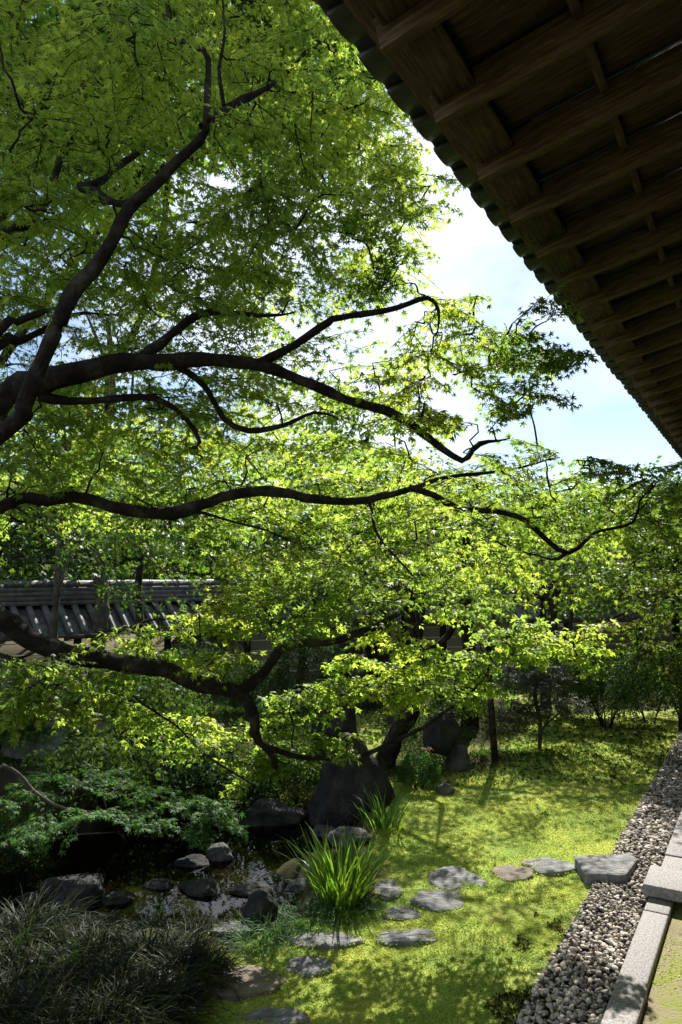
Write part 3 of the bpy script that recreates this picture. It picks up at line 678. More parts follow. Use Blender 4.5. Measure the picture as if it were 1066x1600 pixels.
BR = [
 from_trunk(2.75, 0.10, [(0, 622, 3.8, 56), (60, 600, 3.7, 50), (130, 578, 3.7, 42), (230, 567, 3.7, 34), (330, 563, 3.7, 28), (405, 570, 3.75, 24), (470, 595, 3.8, 22), (540, 625, 3.8, 20), (620, 655, 3.85, 18), (670, 685, 3.9, 16), (720, 716, 3.9, 13), (748, 693, 4.0, 10), (797, 685, 4.05, 8)]),
 limb([(405, 568, 3.75, 18), (460, 540, 3.8, 15), (515, 505, 3.85, 14), (530, 497, 3.85, 12), (620, 482, 3.9, 11), (668, 466, 3.95, 9), (682, 487, 3.95, 7), (684, 518, 3.95, 5)]),
 limb([(220, 562, 3.7, 24), (270, 525, 3.75, 17), (312, 492, 3.8, 16), (350, 490, 3.85, 12), (400, 492, 3.9, 8), (460, 488, 4.0, 5)]),
 from_trunk(2.45, 0.07, [(0, 680, 3.3, 34), (40, 636, 3.2, 34), (66, 580, 3.2, 34), (85, 520, 3.2, 34), (105, 465, 3.25, 33), (145, 425, 3.3, 29), (190, 345, 3.3, 29), (240, 290, 3.35, 23), (290, 230, 3.4, 21), (318, 195, 3.4, 18), (322, 120, 3.4, 12), (318, 78, 3.4, 11), (270, 55, 3.45, 9), (252, 0, 3.5, 7), (235, -60, 3.5, 5)]),
 limb([(225, 312, 3.35, 14), (180, 318, 3.5, 14), (145, 298, 3.7, 16), (125, 292, 3.8, 19), (165, 278, 3.95, 16), (215, 240, 4.2, 10), (260, 215, 4.5, 6)]),
 limb([(315, 198, 3.4, 15), (345, 175, 3.5, 14), (385, 152, 3.6, 15), (440, 120, 3.8, 9), (500, 60, 4.0, 5)]),
 limb([(350, 165, 3.5, 8), (345, 110, 3.5, 7), (355, 50, 3.5, 5), (350, -20, 3.5, 4)]),
 from_trunk(2.9, 0.06, [(-20, 400, 3.9, 20), (45, 350, 4.0, 18), (80, 300, 4.1, 17), (110, 215, 4.2, 14), (125, 190, 4.2, 12), (160, 175, 4.3, 8), (190, 160, 4.4, 5)]),
 limb([(112, 210, 4.2, 10), (125, 150, 4.3, 9), (160, 90, 4.4, 7), (175, 20, 4.5, 5)]),
 from_trunk(2.85, 0.06, [(-10, 520, 3.6, 22), (25, 503, 3.6, 16), (60, 490, 3.6, 13), (90, 480, 3.6, 10)]),
 from_trunk(2.8, 0.06, [(-10, 545, 4.2, 26), (25, 535, 4.3, 18), (110, 490, 4.5, 9), (170, 492, 4.6, 5)]),
 limb([(60, 618, 3.7, 20), (110, 625, 3.75, 15), (190, 622, 3.8, 14), (245, 624, 3.85, 13), (290, 652, 3.9, 9), (312, 690, 3.95, 8), (295, 700, 3.95, 6)]),
 limb([(275, 572, 3.75, 12), (325, 605, 3.85, 11), (350, 650, 3.9, 11), (385, 672, 3.95, 11), (440, 664, 4.0, 9), (490, 645, 4.05, 7), (530, 655, 4.1, 5)]),
 from_trunk(2.15, 0.085, [(0, 786, 4.1, 24), (70, 782, 4.1, 24), (130, 780, 4.1, 25), (190, 796, 4.1, 25), (265, 803, 4.1, 25), (310, 790, 4.1, 22), (370, 773, 4.15, 20), (440, 769, 4.2, 18), (500, 778, 4.25, 17), (560, 780, 4.3, 16), (610, 773, 4.3, 13), (650, 762, 4.35, 12), (700, 745, 4.4, 8), (780, 738, 4.45, 7), (875, 715, 4.5, 5)]),
 limb([(640, 762, 4.35, 13), (680, 772, 4.3, 14), (720, 796, 4.3, 13), (805, 804, 4.35, 11), (845, 836, 4.35, 10), (885, 864, 4.4, 9), (930, 836, 4.4, 7), (990, 815, 4.5, 5), (1000, 782, 4.5, 4), (1030, 750, 4.6, 3)]),
 limb([(885, 864, 4.4, 8), (860, 870, 4.4, 5), (838, 866, 4.4, 4)]),
 limb([(575, 782, 4.3, 6), (586, 830, 4.3, 5), (612, 862, 4.3, 5), (645, 900, 4.4, 3)]),
 limb([(300, 800, 4.1, 7), (360, 815, 4.2, 5), (420, 830, 4.3, 4), (470, 850, 4.4, 3)]),
 from_trunk(1.75, 0.12, [(-40, 945, 4.7, 44), (0, 968, 4.7, 40), (50, 1000, 4.7, 38), (120, 1026, 4.75, 36), (180, 1031, 4.8, 34), (250, 1042, 4.85, 34), (300, 1066, 4.9, 32), (370, 1082, 5.0, 28), (395, 1112, 5.05, 22), (405, 1160, 5.1, 16), (440, 1178, 5.1, 12), (500, 1186, 5.2, 11), (560, 1186, 5.25, 10), (610, 1160, 5.3, 8), (680, 1125, 5.4, 7), (720, 1096, 5.5, 5), (765, 1045, 5.6, 4)]),
 limb([(365, 1085, 5.0, 24), (410, 1052, 5.05, 20), (448, 1006, 5.1, 17), (520, 1000, 5.2, 14), (570, 985, 5.25, 12), (610, 968, 5.3, 10), (640, 946, 5.35, 8), (645, 918, 5.4, 5)]),
 limb([(405, 1158, 5.1, 13), (432, 1195, 5.3, 13), (440, 1225, 5.5, 14)]),
 limb([(100, 998, 4.75, 8), (170, 990, 4.85, 7), (225, 968, 4.95, 5), (260, 968, 5.0, 4)]),
 limb([(205, 1085, 4.95, 3), (270, 1135, 5.05, 4), (340, 1190, 5.1, 4.5), (400, 1228, 5.2, 5)]),
 limb([(-5, 1020, 4.6, 5), (25, 1028, 4.6, 6), (62, 1015, 4.6, 5)]),
]
pads = []
def pad(u, v, d, R, up=0.0): pads.append((at(u, v, d), R, up))
LOW = [(60, 1045, 4.5, .36), (125, 1072, 4.6, .32), (25, 1090, 4.4, .33), (90, 1105, 4.5, .28), (165, 1092, 4.7, .28), (225, 1112, 4.9, .28), (285, 1135, 5.1, .28), (325, 1165, 5.1, .26), (375, 1192, 5.1, .24), (415, 1205, 5.2, .18),
 (10, 1035, 4.3, .25), (220, 992, 4.9, .32), (290, 962, 5.0, .36), (350, 950, 5.0, .36), (425, 930, 5.1, .36), (400, 976, 5.0, .32), (480, 950, 5.1, .36), (340, 1002, 4.9, .3), (300, 1022, 5.0, .26), (385, 912, 4.9, .36),
 (565, 930, 5.1, .36), (625, 920, 5.2, .3), (520, 885, 5.0, .4), (600, 962, 5.1, .26), (690, 930, 5.2, .26), (705, 900, 5.1, .36), (450, 900, 5.2, .36), (560, 895, 5.4, .36), (640, 880, 5.5, .36),
 (470, 1080, 5.3, .28), (520, 1062, 5.4, .3), (580, 1050, 5.5, .36), (640, 1048, 5.5, .36), (700, 1045, 5.5, .32), (750, 1030, 5.6, .32), (795, 1000, 5.7, .32), (835, 985, 5.8, .32), (880, 990, 5.9, .3), (920, 988, 5.9, .22), (800, 962, 5.7, .2), (740, 1062, 5.6, .26), (610, 1070, 5.5, .28), (680, 1068, 5.5, .28), (455, 1115, 5.3, .24), (500, 1150, 5.4, .16), (550, 1172, 5.3, .12), (440, 1150, 5.3, .2), (545, 1035, 5.6, .22), (820, 1000, 5.75, .28), (770, 985, 5.7, .25), (660, 1030, 5.6, .3), (720, 1080, 5.6, .2),
 (480, 1175, 5.2, .14), (420, 1175, 5.2, .2), (350, 1150, 5.1, .2), (180, 1060, 4.8, .2), (100, 1040, 4.6, .3)]
lr = np.random.default_rng(77)
for u, v, d, R in LOW:
    for k_ in range(3): pad(u+lr.normal()*14, v+lr.normal()*13, d+0.22+lr.normal()*0.2, R*lr.uniform(.75, 1.05), lr.normal()*.1)
RIGHT = [(940, 715, 4.5, .22), (905, 755, 4.5, .3), (980, 760, 4.6, .32), (1045, 735, 4.7, .32), (1010, 800, 4.7, .32), (860, 800, 4.5, .3), (805, 850, 4.6, .32), (760, 820, 4.5, .32), (1055, 790, 4.7, .26), (930, 860, 4.8, .26), (830, 760, 4.4, .28), (780, 720, 4.3, .28), (850, 700, 4.4, .22), (720, 850, 4.6, .3), (690, 810, 4.5, .3), (750, 760, 4.4, .3), (900, 820, 4.6, .28), (960, 825, 4.7, .26), (800, 900, 4.8, .26), (740, 890, 4.8, .3), (1075, 760, 4.8, .3),
 (740, 480, 4.1, .2), (790, 500, 4.1, .22), (850, 500, 4.15, .2), (820, 540, 4.1, .24), (860, 560, 4.2, .2), (760, 540, 4.0, .24), (800, 600, 4.1, .22), (840, 620, 4.15, .18), (720, 560, 4.0, .24), (660, 540, 3.9, .26), (780, 650, 4.1, .2), (640, 600, 3.9, .24), (690, 500, 4.0, .2), (880, 575, 4.2, .14), (720, 670, 4.0, .24), (690, 640, 3.9, .2)]
RIGHT += [(545, 110, 4.0, .24), (570, 170, 4.0, .24), (600, 225, 4.1, .24), (640, 270, 4.1, .22), (670, 292, 4.1, .16), (620, 320, 4.0, .24), (600, 380, 4.0, .24), (540, 250, 4.2, .28), (590, 430, 4.1, .22), (560, 330, 4.2, .26)]
for u, v, d, R in RIGHT:
    for k_ in range(3 if v < 660 else 2): pad(u+lr.normal()*14, v+lr.normal()*14, d+lr.normal()*0.2, R*lr.uniform(.75, 1.05), lr.normal()*.1)
def region(poly, n, d0, d1, R0, R1, gaps, seed, sep=50):
    r = np.random.default_rng(seed); poly = np.array(poly, float); lo, hi = poly.min(0), poly.max(0); got = []; tries = 0
    while len(got) < n and tries < 20000:
        tries += 1; p = lo+(hi-lo)*r.random(2)
        if poly_sd(poly, p[0:1], p[1:2])[0] > -18: continue
        if any(((p[0]-g[0])/g[2])**2+((p[1]-g[1])/g[3])**2 < 1 for g in gaps): continue
        d = r.uniform(d0, d1)
        if any(math.hypot(p[0]-g[0], p[1]-g[1]) < sep and abs(d-g[2]) < 0.5 for g in got): continue
        got.append((p[0], p[1], d)); pad(p[0], p[1], d, r.uniform(R0, R1), r.normal()*0.1)
GAPS = [(572, 512, 70, 48), (700, 615, 50, 38), (275, 438, 32, 26), (655, 595, 30, 30), (630, 300, 30, 25)]
UP = [(-90, -120), (500, -120), (535, 60), (585, 170), (610, 230), (680, 285), (640, 350), (610, 440), (520, 470), (300, 480), (-90, 480)]
region(UP, 84, 3.3, 4.2, 0.24, 0.4, GAPS, 1, 40)
region(UP, 104, 4.0, 5.6, 0.32, 0.5, GAPS, 2, 36)
region([(-250, -420), (420, -420), (470, -60), (480, 120), (300, 260), (-250, 300)], 36, 5.0, 6.4, 0.45, 0.65, GAPS, 6, 70)
region([(-90, -120), (330, -120), (300, 250), (-90, 330)], 12, 2.9, 3.5, 0.26, 0.4, GAPS, 3, 40)
MID = [(-60, 440), (540, 450), (640, 520), (680, 560), (660, 690), (700, 760), (720, 860), (560, 900), (300, 890), (-60, 880)]
region(MID, 7, 3.3, 4.1, 0.24, 0.38, GAPS+[(180, 860, 230, 60)], 4, 50)
region(MID, 100, 4.15, 5.0, 0.28, 0.44, GAPS+[(180, 860, 230, 60)], 5, 30)
region([(-60, 580), (660, 580), (720, 860), (560, 900), (300, 890), (-60, 880)], 46, 5.0, 6.8, 0.32, 0.5, GAPS+[(180, 870, 260, 70)], 8, 36)
region([(-70, 330), (450, 330), (450, 500), (-70, 500)], 22, 4.6, 6.0, 0.35, 0.5, GAPS, 9, 40)
maple = empty('japanese_maple', tuple(TB), 'great spreading Japanese maple with dark sinuous limbs and lime leaves, rooted left of view', 'tree')
tw, P, D, Nn, S = grow([trunk]+BR, pads, spacing=0.038, leaf=0.035, side=8, seed=5)
finish_tree(maple, [('trunk', trunk)]+[('branch', b_) for b_ in BR], tw, P, D, Nn, S, LEAF7, M['maple'], M['bark'], singles=300, T1=LEAF7, Tfar=LEAF5, far=3.7, Tvf=LEAF3, vf=5.3)
print('maple leaves', len(P), 'pads', len(pads))

# ------------------------------------------------------------------ other trees
def auto_tree(name, label, foot, trunk_pts, trunk_w, crown, npad, R, leafT, leaf, mat, bark='bark', group=None, seed=0, spacing=0.1, side=6, tilt=0.5, flat=1.0, limbs=5, droop=0.25, cat='tree', fill=0.0, twig_r=0.006, jig=0.0, keep=1.0):
    """crown: list of ellipsoids (center, (rx,ry,rz))"""
    r = np.random.default_rng(seed+100); foot = np.array(foot, float)
    Q = smooth_path([foot+np.array(p) for p in trunk_pts], trunk_w, 0.15, 0.02); L_ = [Q]
    pd = []
    tot = sum(e[1][0]*e[1][1]*e[1][2] for e in crown)**1
    for c, e in crown:
        k_ = max(2, int(npad*(e[0]*e[1]*e[2])/tot)); c = np.array(c); e = np.array(e)
        dirs = unit(r.normal(size=(k_, 3))); rad_ = r.uniform(fill, 1, k_)**0.45
        for q in c+dirs*rad_[:, None]*e: pd.append((q, R*r.uniform(0.75, 1.2), r.normal()*0.12))
        for _ in range(max(1, limbs//len(crown))):
            a = Q[0][r.integers(len(Q[0])//3, len(Q[0]))]; b_ = c+unit(r.normal(size=3))*e*0.65
            mdl = (a+b_)/2+r.normal(size=3)*0.12*np.linalg.norm(b_-a)
            w0 = np.interp(0.6, np.linspace(0, 1, len(Q[1])), Q[1])*0.6
            L_.append(smooth_path([a, mdl, b_], [w0, w0*0.6, w0*0.25], 0.15, 0.015))
    root = empty(name, tuple(foot), label, cat, group)
    tw, P, D, Nn, S = grow(L_, pd, spacing=spacing, leaf=leaf, side=side, seed=seed, tilt=tilt, droop=droop, twig_r=twig_r, jig=jig, keep=keep)
    finish_tree(root, [('trunk', L_[0])]+[('branch', l) for l in L_[1:]], tw, P, D, Nn, S, leafT, M[mat], M[bark], sides=8, crown='crown')
    return len(P)
nl = 0
# a tall tree added to shade the maple top; its crown also closes the view
f = np.array([-5.6, 9.4, gz(-5.6, 9.4)])
nl += auto_tree('added_shade_tree', 'tall tree added to shade the maple top, its dark crown closing the top left behind', f, [(0, 0, -.1), (.1, 0, 2.5), (.6, -.3, 5.0), (1.8, -.8, 7.2), (4.0, -1.5, 9.0)], [.22, .18, .15, .12, .06],
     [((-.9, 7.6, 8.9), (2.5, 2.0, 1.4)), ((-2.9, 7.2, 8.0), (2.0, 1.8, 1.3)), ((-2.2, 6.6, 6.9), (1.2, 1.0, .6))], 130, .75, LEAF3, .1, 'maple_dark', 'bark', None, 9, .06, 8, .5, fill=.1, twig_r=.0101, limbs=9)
# garden maples in front of the wall
f = put(85, 1130); f[1] = 10.2; f[0] = at(85, 900, 10.2)[0]; f[2] = gz(f[0], f[1])
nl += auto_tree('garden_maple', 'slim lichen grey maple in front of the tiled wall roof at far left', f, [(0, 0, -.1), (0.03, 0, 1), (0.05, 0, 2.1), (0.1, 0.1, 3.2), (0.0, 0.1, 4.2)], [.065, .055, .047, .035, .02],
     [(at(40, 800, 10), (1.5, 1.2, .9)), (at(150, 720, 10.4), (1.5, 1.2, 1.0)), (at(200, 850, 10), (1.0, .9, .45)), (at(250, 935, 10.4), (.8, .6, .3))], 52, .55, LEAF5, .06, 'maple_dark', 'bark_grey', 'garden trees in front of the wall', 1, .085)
f = at(222, 900, 11.8); f[2] = gz(f[0], f[1])
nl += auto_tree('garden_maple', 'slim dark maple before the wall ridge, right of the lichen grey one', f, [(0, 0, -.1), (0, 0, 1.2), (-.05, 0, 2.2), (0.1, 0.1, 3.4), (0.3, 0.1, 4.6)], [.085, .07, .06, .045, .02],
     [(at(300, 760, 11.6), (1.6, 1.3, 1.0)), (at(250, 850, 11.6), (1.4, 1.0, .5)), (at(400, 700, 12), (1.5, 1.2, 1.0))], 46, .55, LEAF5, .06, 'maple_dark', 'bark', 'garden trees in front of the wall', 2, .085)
f = at(735, 1030, 11.5); f[2] = gz(f[0], f[1])
nl += auto_tree('garden_tree', 'dark crooked pruned tree before the ochre wall behind the lime spray', f, [(0, 0, -.1), (0.0, 0, .9), (-.05, 0, 1.8), (0.05, 0.1, 2.6), (0, 0.1, 3.2)], [.13, .11, .10, .08, .04],
     [(at(720, 800, 11.5), (1.5, 1.2, .9)), (at(640, 860, 11.5), (1.2, 1.0, .5)), (at(830, 830, 11.8), (1.1, 1.0, .6))], 40, .5, LEAF5, .055, 'bglime', 'bark', 'garden trees in front of the wall', 3, .085)
f = at(1062, 1000, 11.4); f[2] = gz(f[0], f[1])
nl += auto_tree('garden_maple', 'bushy green maple at right edge below the eave end', f, [(0, 0, -.1), (0.05, 0, .8), (-.05, 0, 1.6), (0.05, 0.1, 2.6), (0.2, 0.1, 3.6)], [.075, .065, .055, .04, .02],
     [(at(1020, 850, 10.8), (1.4, 1.3, .7)), (at(930, 800, 11.2), (1.2, 1.0, .7)), (at(1060, 960, 10.4), (1.0, .9, .5)), (at(990, 1000, 10.6), (.9, .7, .4)), (at(1080, 880, 10), (1.0, 1.0, .7)), (at(940, 900, 10.6), (.9, .7, .5)), (at(1040, 1040, 10.0), (.6, .6, .3))], 120, .5, LEAF5, .055, 'bglime', 'bark', 'garden trees in front of the wall', 4, .085)
f = at(470, 1000, 13.0); f[2] = gz(f[0], f[1])
nl += auto_tree('garden_evergreen', 'low dark evergreen hiding the wall roof left of the lantern', f, [(0, 0, -.1), (0.05, 0, .8), (0, 0, 1.6), (0.05, 0, 2.6)], [.09, .08, .06, .03],
     [(at(440, 935, 13), (1.0, .8, .4)), (at(530, 900, 13), (1.1, .8, .6)), (at(600, 905, 13), (1.0, .8, .5))], 60, .45, OVAL, .075, 'ever', 'bark', 'garden trees in front of the wall', 51, .06, 7, .7, fill=.2)
f = at(850, 1000, 13.6); f[2] = gz(f[0], f[1])
nl += auto_tree('garden_evergreen', 'low dark evergreen hiding the right wall roof behind the lime spray', f, [(0, 0, -.1), (0.05, 0, .8), (0, 0, 1.6), (0.05, 0, 2.6)], [.09, .08, .06, .03],
     [(at(800, 915, 13.6), (1.2, .8, .55)), (at(900, 905, 13.6), (1.3, .8, .6)), (at(1010, 925, 13.6), (1.2, .8, .55))], 60, .45, OVAL, .075, 'bgleaf', 'bark', 'garden trees in front of the wall', 52, .06, 7, .7, fill=.2)
# leaning trunk tree on the mossy slope
f = put(596, 1198)
nl += auto_tree('leaning_tree', 'thick dark trunk leaning right over the mossy slope behind the cone boulder', f, [(0, 0, -.1), (0.18, .05, .35), (0.42, .1, .75), (0.5, .2, 1.3), (0.4, .3, 2.0), (.6, .4, 2.8)], [.14, .12, .12, .10, .08, .05],
     [(at(640, 860, 8.7), (1.2, 1.0, .5)), (at(560, 800, 9), (1.2, 1.0, .6)), (at(740, 780, 9), (1.1, 1.0, .6)), (at(745, 800, 10.1), (1.1, .9, .5)), (at(690, 820, 9.6), (1.0, .8, .45))], 90, .45, LEAF5, .05, 'bglime', 'bark', None, 5, .08)
# pines
def pine(label, foot, pts, ws, crown, npad, seed, R=.45, leaf=.11, name='pine_tree', mat='pine', sp=.07):
    return auto_tree(name, label, foot, pts, ws, crown, npad, R, TUFT, leaf, mat, 'bark_grey', 'pines of the garden', seed, sp, 6, 0.6, droop=-0.15, limbs=8, cat='tree', keep=0.6)
f = at(150, 900, 13.5); f[2] = gz(f[0], f[1])
nl += pine('tall open pine with wiry twigs showing through the maple at left', f, [(0, 0, -.1), (.1, 0, 2), (-.1, 0, 4), (.2, 0, 5.6), (.1, 0, 7.2)], [.16, .13, .11, .08, .04],
     [(at(160, 520, 13.5), (2.0, 1.5, .8)), (at(250, 660, 13.5), (1.8, 1.3, .6)), (at(60, 640, 13.5), (1.6, 1.2, .6))], 50, 6)
f = put(842, 1170)
nl += pine('low grey green pine bush behind the lime spray on the lawn edge', f, [(0, 0, -.1), (.02, 0, .35), (-.03, .02, .7), (.02, .05, 1.05)], [.03, .027, .024, .012],
     [(f+np.array([-.15, .1, .95]), (.6, .5, .22)), (f+np.array([.25, .15, 1.1]), (.5, .45, .2)), (f+np.array([0.1, .0, .6]), (.55, .4, .18)), (f+np.array([-.25, -.1, .5]), (.4, .4, .2))], 80, 7, R=.2, leaf=.06, sp=.035)
f = at(870, 950, 13.2); f[2] = gz(f[0], f[1])
nl += pine('blue grey pine with tangled bare limbs in front of the right wall', f, [(0, 0, -.1), (.1, 0, .8), (-.1, 0, 1.6), (.1, 0, 2.4)], [.12, .1, .08, .05],
     [(at(850, 900, 13.2), (1.0, .8, .4)), (at(900, 870, 13.2), (1.0, .8, .4))], 30, 8, R=.35, leaf=.09)
# wooded background beyond the wall: each tree its own
BG = [(-60, 15.0, 470, 3.2, 'ever', 'broad dark evergreen beyond the wall at far left edge'), (60, 19, 560, 3.0, 'bgleaf', 'leafy green tree beyond the wall behind the open pine'), (190, 21, 640, 2.6, 'ever', 'dark evergreen beyond the wall ridge left of centre'),
      (300, 18, 770, 2.2, 'bgleaf', 'mid green tree just behind the visible wall ridge'), (420, 22, 775, 2.4, 'ever', 'dark rounded evergreen beyond the wall in the middle'), (570, 19, 610, 2.0, 'bgleaf', 'tall loose green tree beyond the wall near the centre'),
      (620, 23, 690, 2.6, 'ever', 'shaded evergreen beyond the wall behind the crooked tree'), (700, 19, 745, 2.2, 'bglime', 'low lime tree beyond the wall right of centre'), (800, 21, 735, 2.4, 'bgleaf', 'green tree beyond the wall under the blue sky'),
      (900, 20, 725, 2.4, 'bglime', 'yellow green tree beyond the right wall'), (990, 23, 715, 2.6, 'bgleaf', 'rounded green tree beyond the wall near the eave end'), (1090, 21, 720, 2.4, 'ever', 'dark evergreen beyond the wall at right edge'), (1180, 22, 700, 2.6, 'bgleaf', 'leafy tree beyond the wall hidden past the right edge'), (-190, 18, 500, 3.0, 'bgleaf', 'leafy tree beyond the wall past the left edge')]
for k_, (u, d, vt, rx, mt, lb) in enumerate(BG):
    f = at(u, 896, d); f[2] = 0; zt = at(u, vt, d)[2]; zc = zt*0.56; rz_ = zt*0.44
    nl += auto_tree('background_tree', lb, f, [(0, 0, -.1), (.05, 0, zt*.3), (-.1, 0, zt*.55), (.1, 0, zt*.85)], [.2, .17, .13, .05],
        [((f[0], f[1], zc), (rx, rx*.8, rz_)), ((f[0]+rx*.4, f[1]-.5, zc-rz_*.5), (rx*.8, rx*.7, rz_*.5)), ((f[0]-rx*.5, f[1]-.4, zc-rz_*.4), (rx*.7, rx*.6, rz_*.5))],
        85, .95, OVAL, .15, mt, 'bark', 'trees beyond the garden wall', 20+k_, .11, 7, .7, fill=.25, twig_r=.012)
FAR = [(-120, 30, 560, 'evergreen of the far wood beyond the wall, leftmost'), (40, 29, 600, 'far wood tree seen above the wall at left'), (170, 31, 660, 'far wood tree behind the open pine'), (290, 30, 720, 'far low wood tree above the visible wall ridge'), (420, 32, 730, 'far wood tree in the gap of the maple limbs'), (540, 30, 660, 'far wood tree behind the tall loose tree'),
       (650, 31, 740, 'far wood tree right of the picture centre'), (770, 30, 760, 'far wood tree below the blue sky gap'), (890, 31, 745, 'far wood tree behind the yellow green tree'), (1010, 30, 740, 'far wood tree beside the eave end'), (1130, 31, 740, 'far wood tree past the right edge')]
for k_, (u, d, vt, lb) in enumerate(FAR):
    f = at(u, 896, d); f[2] = 0; zt = at(u, vt, d)[2]; rx = 2.9
    nl += auto_tree('far_tree', lb, f, [(0, 0, -.1), (.05, 0, zt*.3), (.1, 0, zt*.8)], [.25, .2, .06], [((f[0], f[1], zt*.5), (rx, rx*.7, zt*.5))],
        45, 1.3, OVAL, .24, ('ever', 'bgleaf')[k_ % 2], 'bark', 'far wood beyond the garden wall', 60+k_, .17, 7, .7, fill=.2, twig_r=.015)
print('other leaves', nl)

# ------------------------------------------------------------------ garden wall with tiled roof
def wall(label, A, B, hz, name='garden_wall'):
    A = np.array(A, float); B = np.array(B, float); ln = np.linalg.norm(B-A); w = (B-A)/ln
    root = empty(name, (A[0], A[1], 0), label, 'wall', 'ochre walls enclosing the garden'); root.rotation_euler = (0, 0, math.atan2(w[1], w[0]))
    eave, ridge = hz*0.56, hz
    ch = lambda nm, me, mt: link(nm, me, M[mt], root)
    pw_ = ch('plaster_wall', box_mesh('plaster_wall', 0, ln, -.15, .15, -.2, eave), 'plaster')
    ch('base_course', box_mesh('base_course', 0, ln, -.19, .19, -.2, .22, .01), 'rock')
    for i in range(5):
        z = .34+i*(eave-.42)/4
        ch('white_line', box_mesh('white_line', 0, ln, -.158, -.14, z-.011, z+.011), 'white').parent = pw_
    pm = box_mesh('wall_post', -.07, .07, -.165, -.12, .221, eave, .004)
    x = .4
    while x < ln:
        o = ch('wall_post', pm, 'timber'); o.parent = pw_; o.location = (x, -.012, 0); x += 1.82
    ov = .62; z0, z1 = eave+.06, hz*0.82; sl = math.atan2(z1-z0, ov); sln = math.hypot(ov, z1-z0)
    for sg in (-1, 1):
        V = np.array([[0, sg*ov, z0], [ln, sg*ov, z0], [ln, 0.0, z1], [0, 0.0, z1], [0, sg*ov, z0-.05], [ln, sg*ov, z0-.05], [ln, 0, z1-.05], [0, 0, z1-.05]])
        pan = ch('roof_pan', fast_mesh('roof_pan', V, BOXF), 'tile')
        if sg < 0: fpan = pan
    # cover tiles: half round, two to a row
    th = np.linspace(0, np.pi, 7); hl = sln/2
    prof = np.stack([np.cos(th)*.065, np.zeros(7), np.sin(th)*.062], 1)
    tv_ = np.concatenate([prof*np.array([1.0, 1, 1]), prof*np.array([.9, 1, .9])+np.array([0, hl+.03, -.004])])
    tf_ = np.array([(j, j+1, 8+j, 7+j) for j in range(6)]+[(0, 6, 5, 1), (1, 5, 4, 2), (2, 4, 3, 3)][:2])
    tme = fast_mesh('roof_tile', tv_, tf_, True)
    n = int(ln/.27)
    for i in range(n):
        for k_ in (0, 1):
            o = ch('roof_tile', tme, 'tile'); o.parent = fpan
            o.matrix_local = Matrix.Translation(((i+.5)*.27, -ov-.03, z0+.004)) @ Matrix.Rotation(sl, 4, 'X') @ Matrix.Translation((0, k_*hl, .012*(1-k_)+rng.normal()*.002))
    # ridge: stacked courses and round cap tiles
    for i in range(4):
        z = z1-.03+i*(hz-.09-z1)/4; dw = .15-.012*i
        rc = ch('ridge_course', box_mesh('ridge_course', 0, ln, -dw, dw, z, z+(hz-.09-z1)/4-.008, .004), 'tile')
    cm, cf = tube(np.array([[0, 0, 0], [.02, 0, 0], [.02, 0, 0], [.30, 0, 0]]), np.array([.085, .085, .075, .075]), 10)
    cme = fast_mesh('ridge_tile', cm, cf, True)
    for i in range(int(ln/.295)):
        o = ch('ridge_tile', cme, 'tile'); o.parent = rc; o.location = (i*.295, 0, hz-.075+rng.normal()*.003)
    return root
C0 = at(345, 908, 15.8)
wA = C0[:2]-np.array([math.sin(R_(48)), math.cos(R_(48))])*9.0
wall('ochre garden wall with grey tile roof and pale ridge at left', wA, C0[:2], at(100, 906, 14.5)[2])
C1 = at(1200, 900, 18.3)
wall('ochre garden wall with white lines running behind lantern to the right', C0[:2]+np.array([0.16, 0.02]), C1[:2], 2.30)

# ------------------------------------------------------------------ stone lantern
def lathe(prof, seg, sq=False):
    prof = np.array(prof, float); th = np.arange(seg)/seg*2*np.pi+(np.pi/seg)
    V = np.stack([np.outer(prof[:, 0], np.cos(th)), np.outer(prof[:, 0], np.sin(th)), np.outer(prof[:, 1], np.ones(seg))], -1).reshape(-1, 3)
    n = len(prof); F = [(i*seg+j, i*seg+(j+1) % seg, (i+1)*seg+(j+1) % seg, (i+1)*seg+j) for i in range(n-1) for j in range(seg)]
    return V, np.array(F)
lp = at(553, 1075, 12.2); lp[2] = gz(lp[0], lp[1])
lan = empty('stone_lantern', tuple(lp), 'grey stone lantern with round shaft standing before the ochre wall', 'lantern')
s_ = 1.25
for nm, pr, sg in [('base', [(.001, 0), (.34, 0), (.34, .12), (.26, .2), (.17, .23)], 6), ('shaft', [(.13, .22), (.125, .35), (.14, .37), (.14, .42), (.125, .44), (.12, .68), (.13, .7)], 20),
                   ('platform', [(.13, .69), (.27, .78), (.28, .86), (.001, .86)], 6), ('fire_box', [(.17, .861), (.17, 1.08), (.001, 1.08)], 6), ('cap', [(.001, 1.07), (.40, 1.10), (.41, 1.15), (.25, 1.22), (.10, 1.32), (.001, 1.33)], 6), ('finial', [(.06, 1.31), (.09, 1.37), (.07, 1.43), (.001, 1.50)], 14)]:
    V, F = lathe(np.array(pr)*s_, sg); link(nm, fast_mesh(nm, V, F, sg > 8), M['rock'], lan)

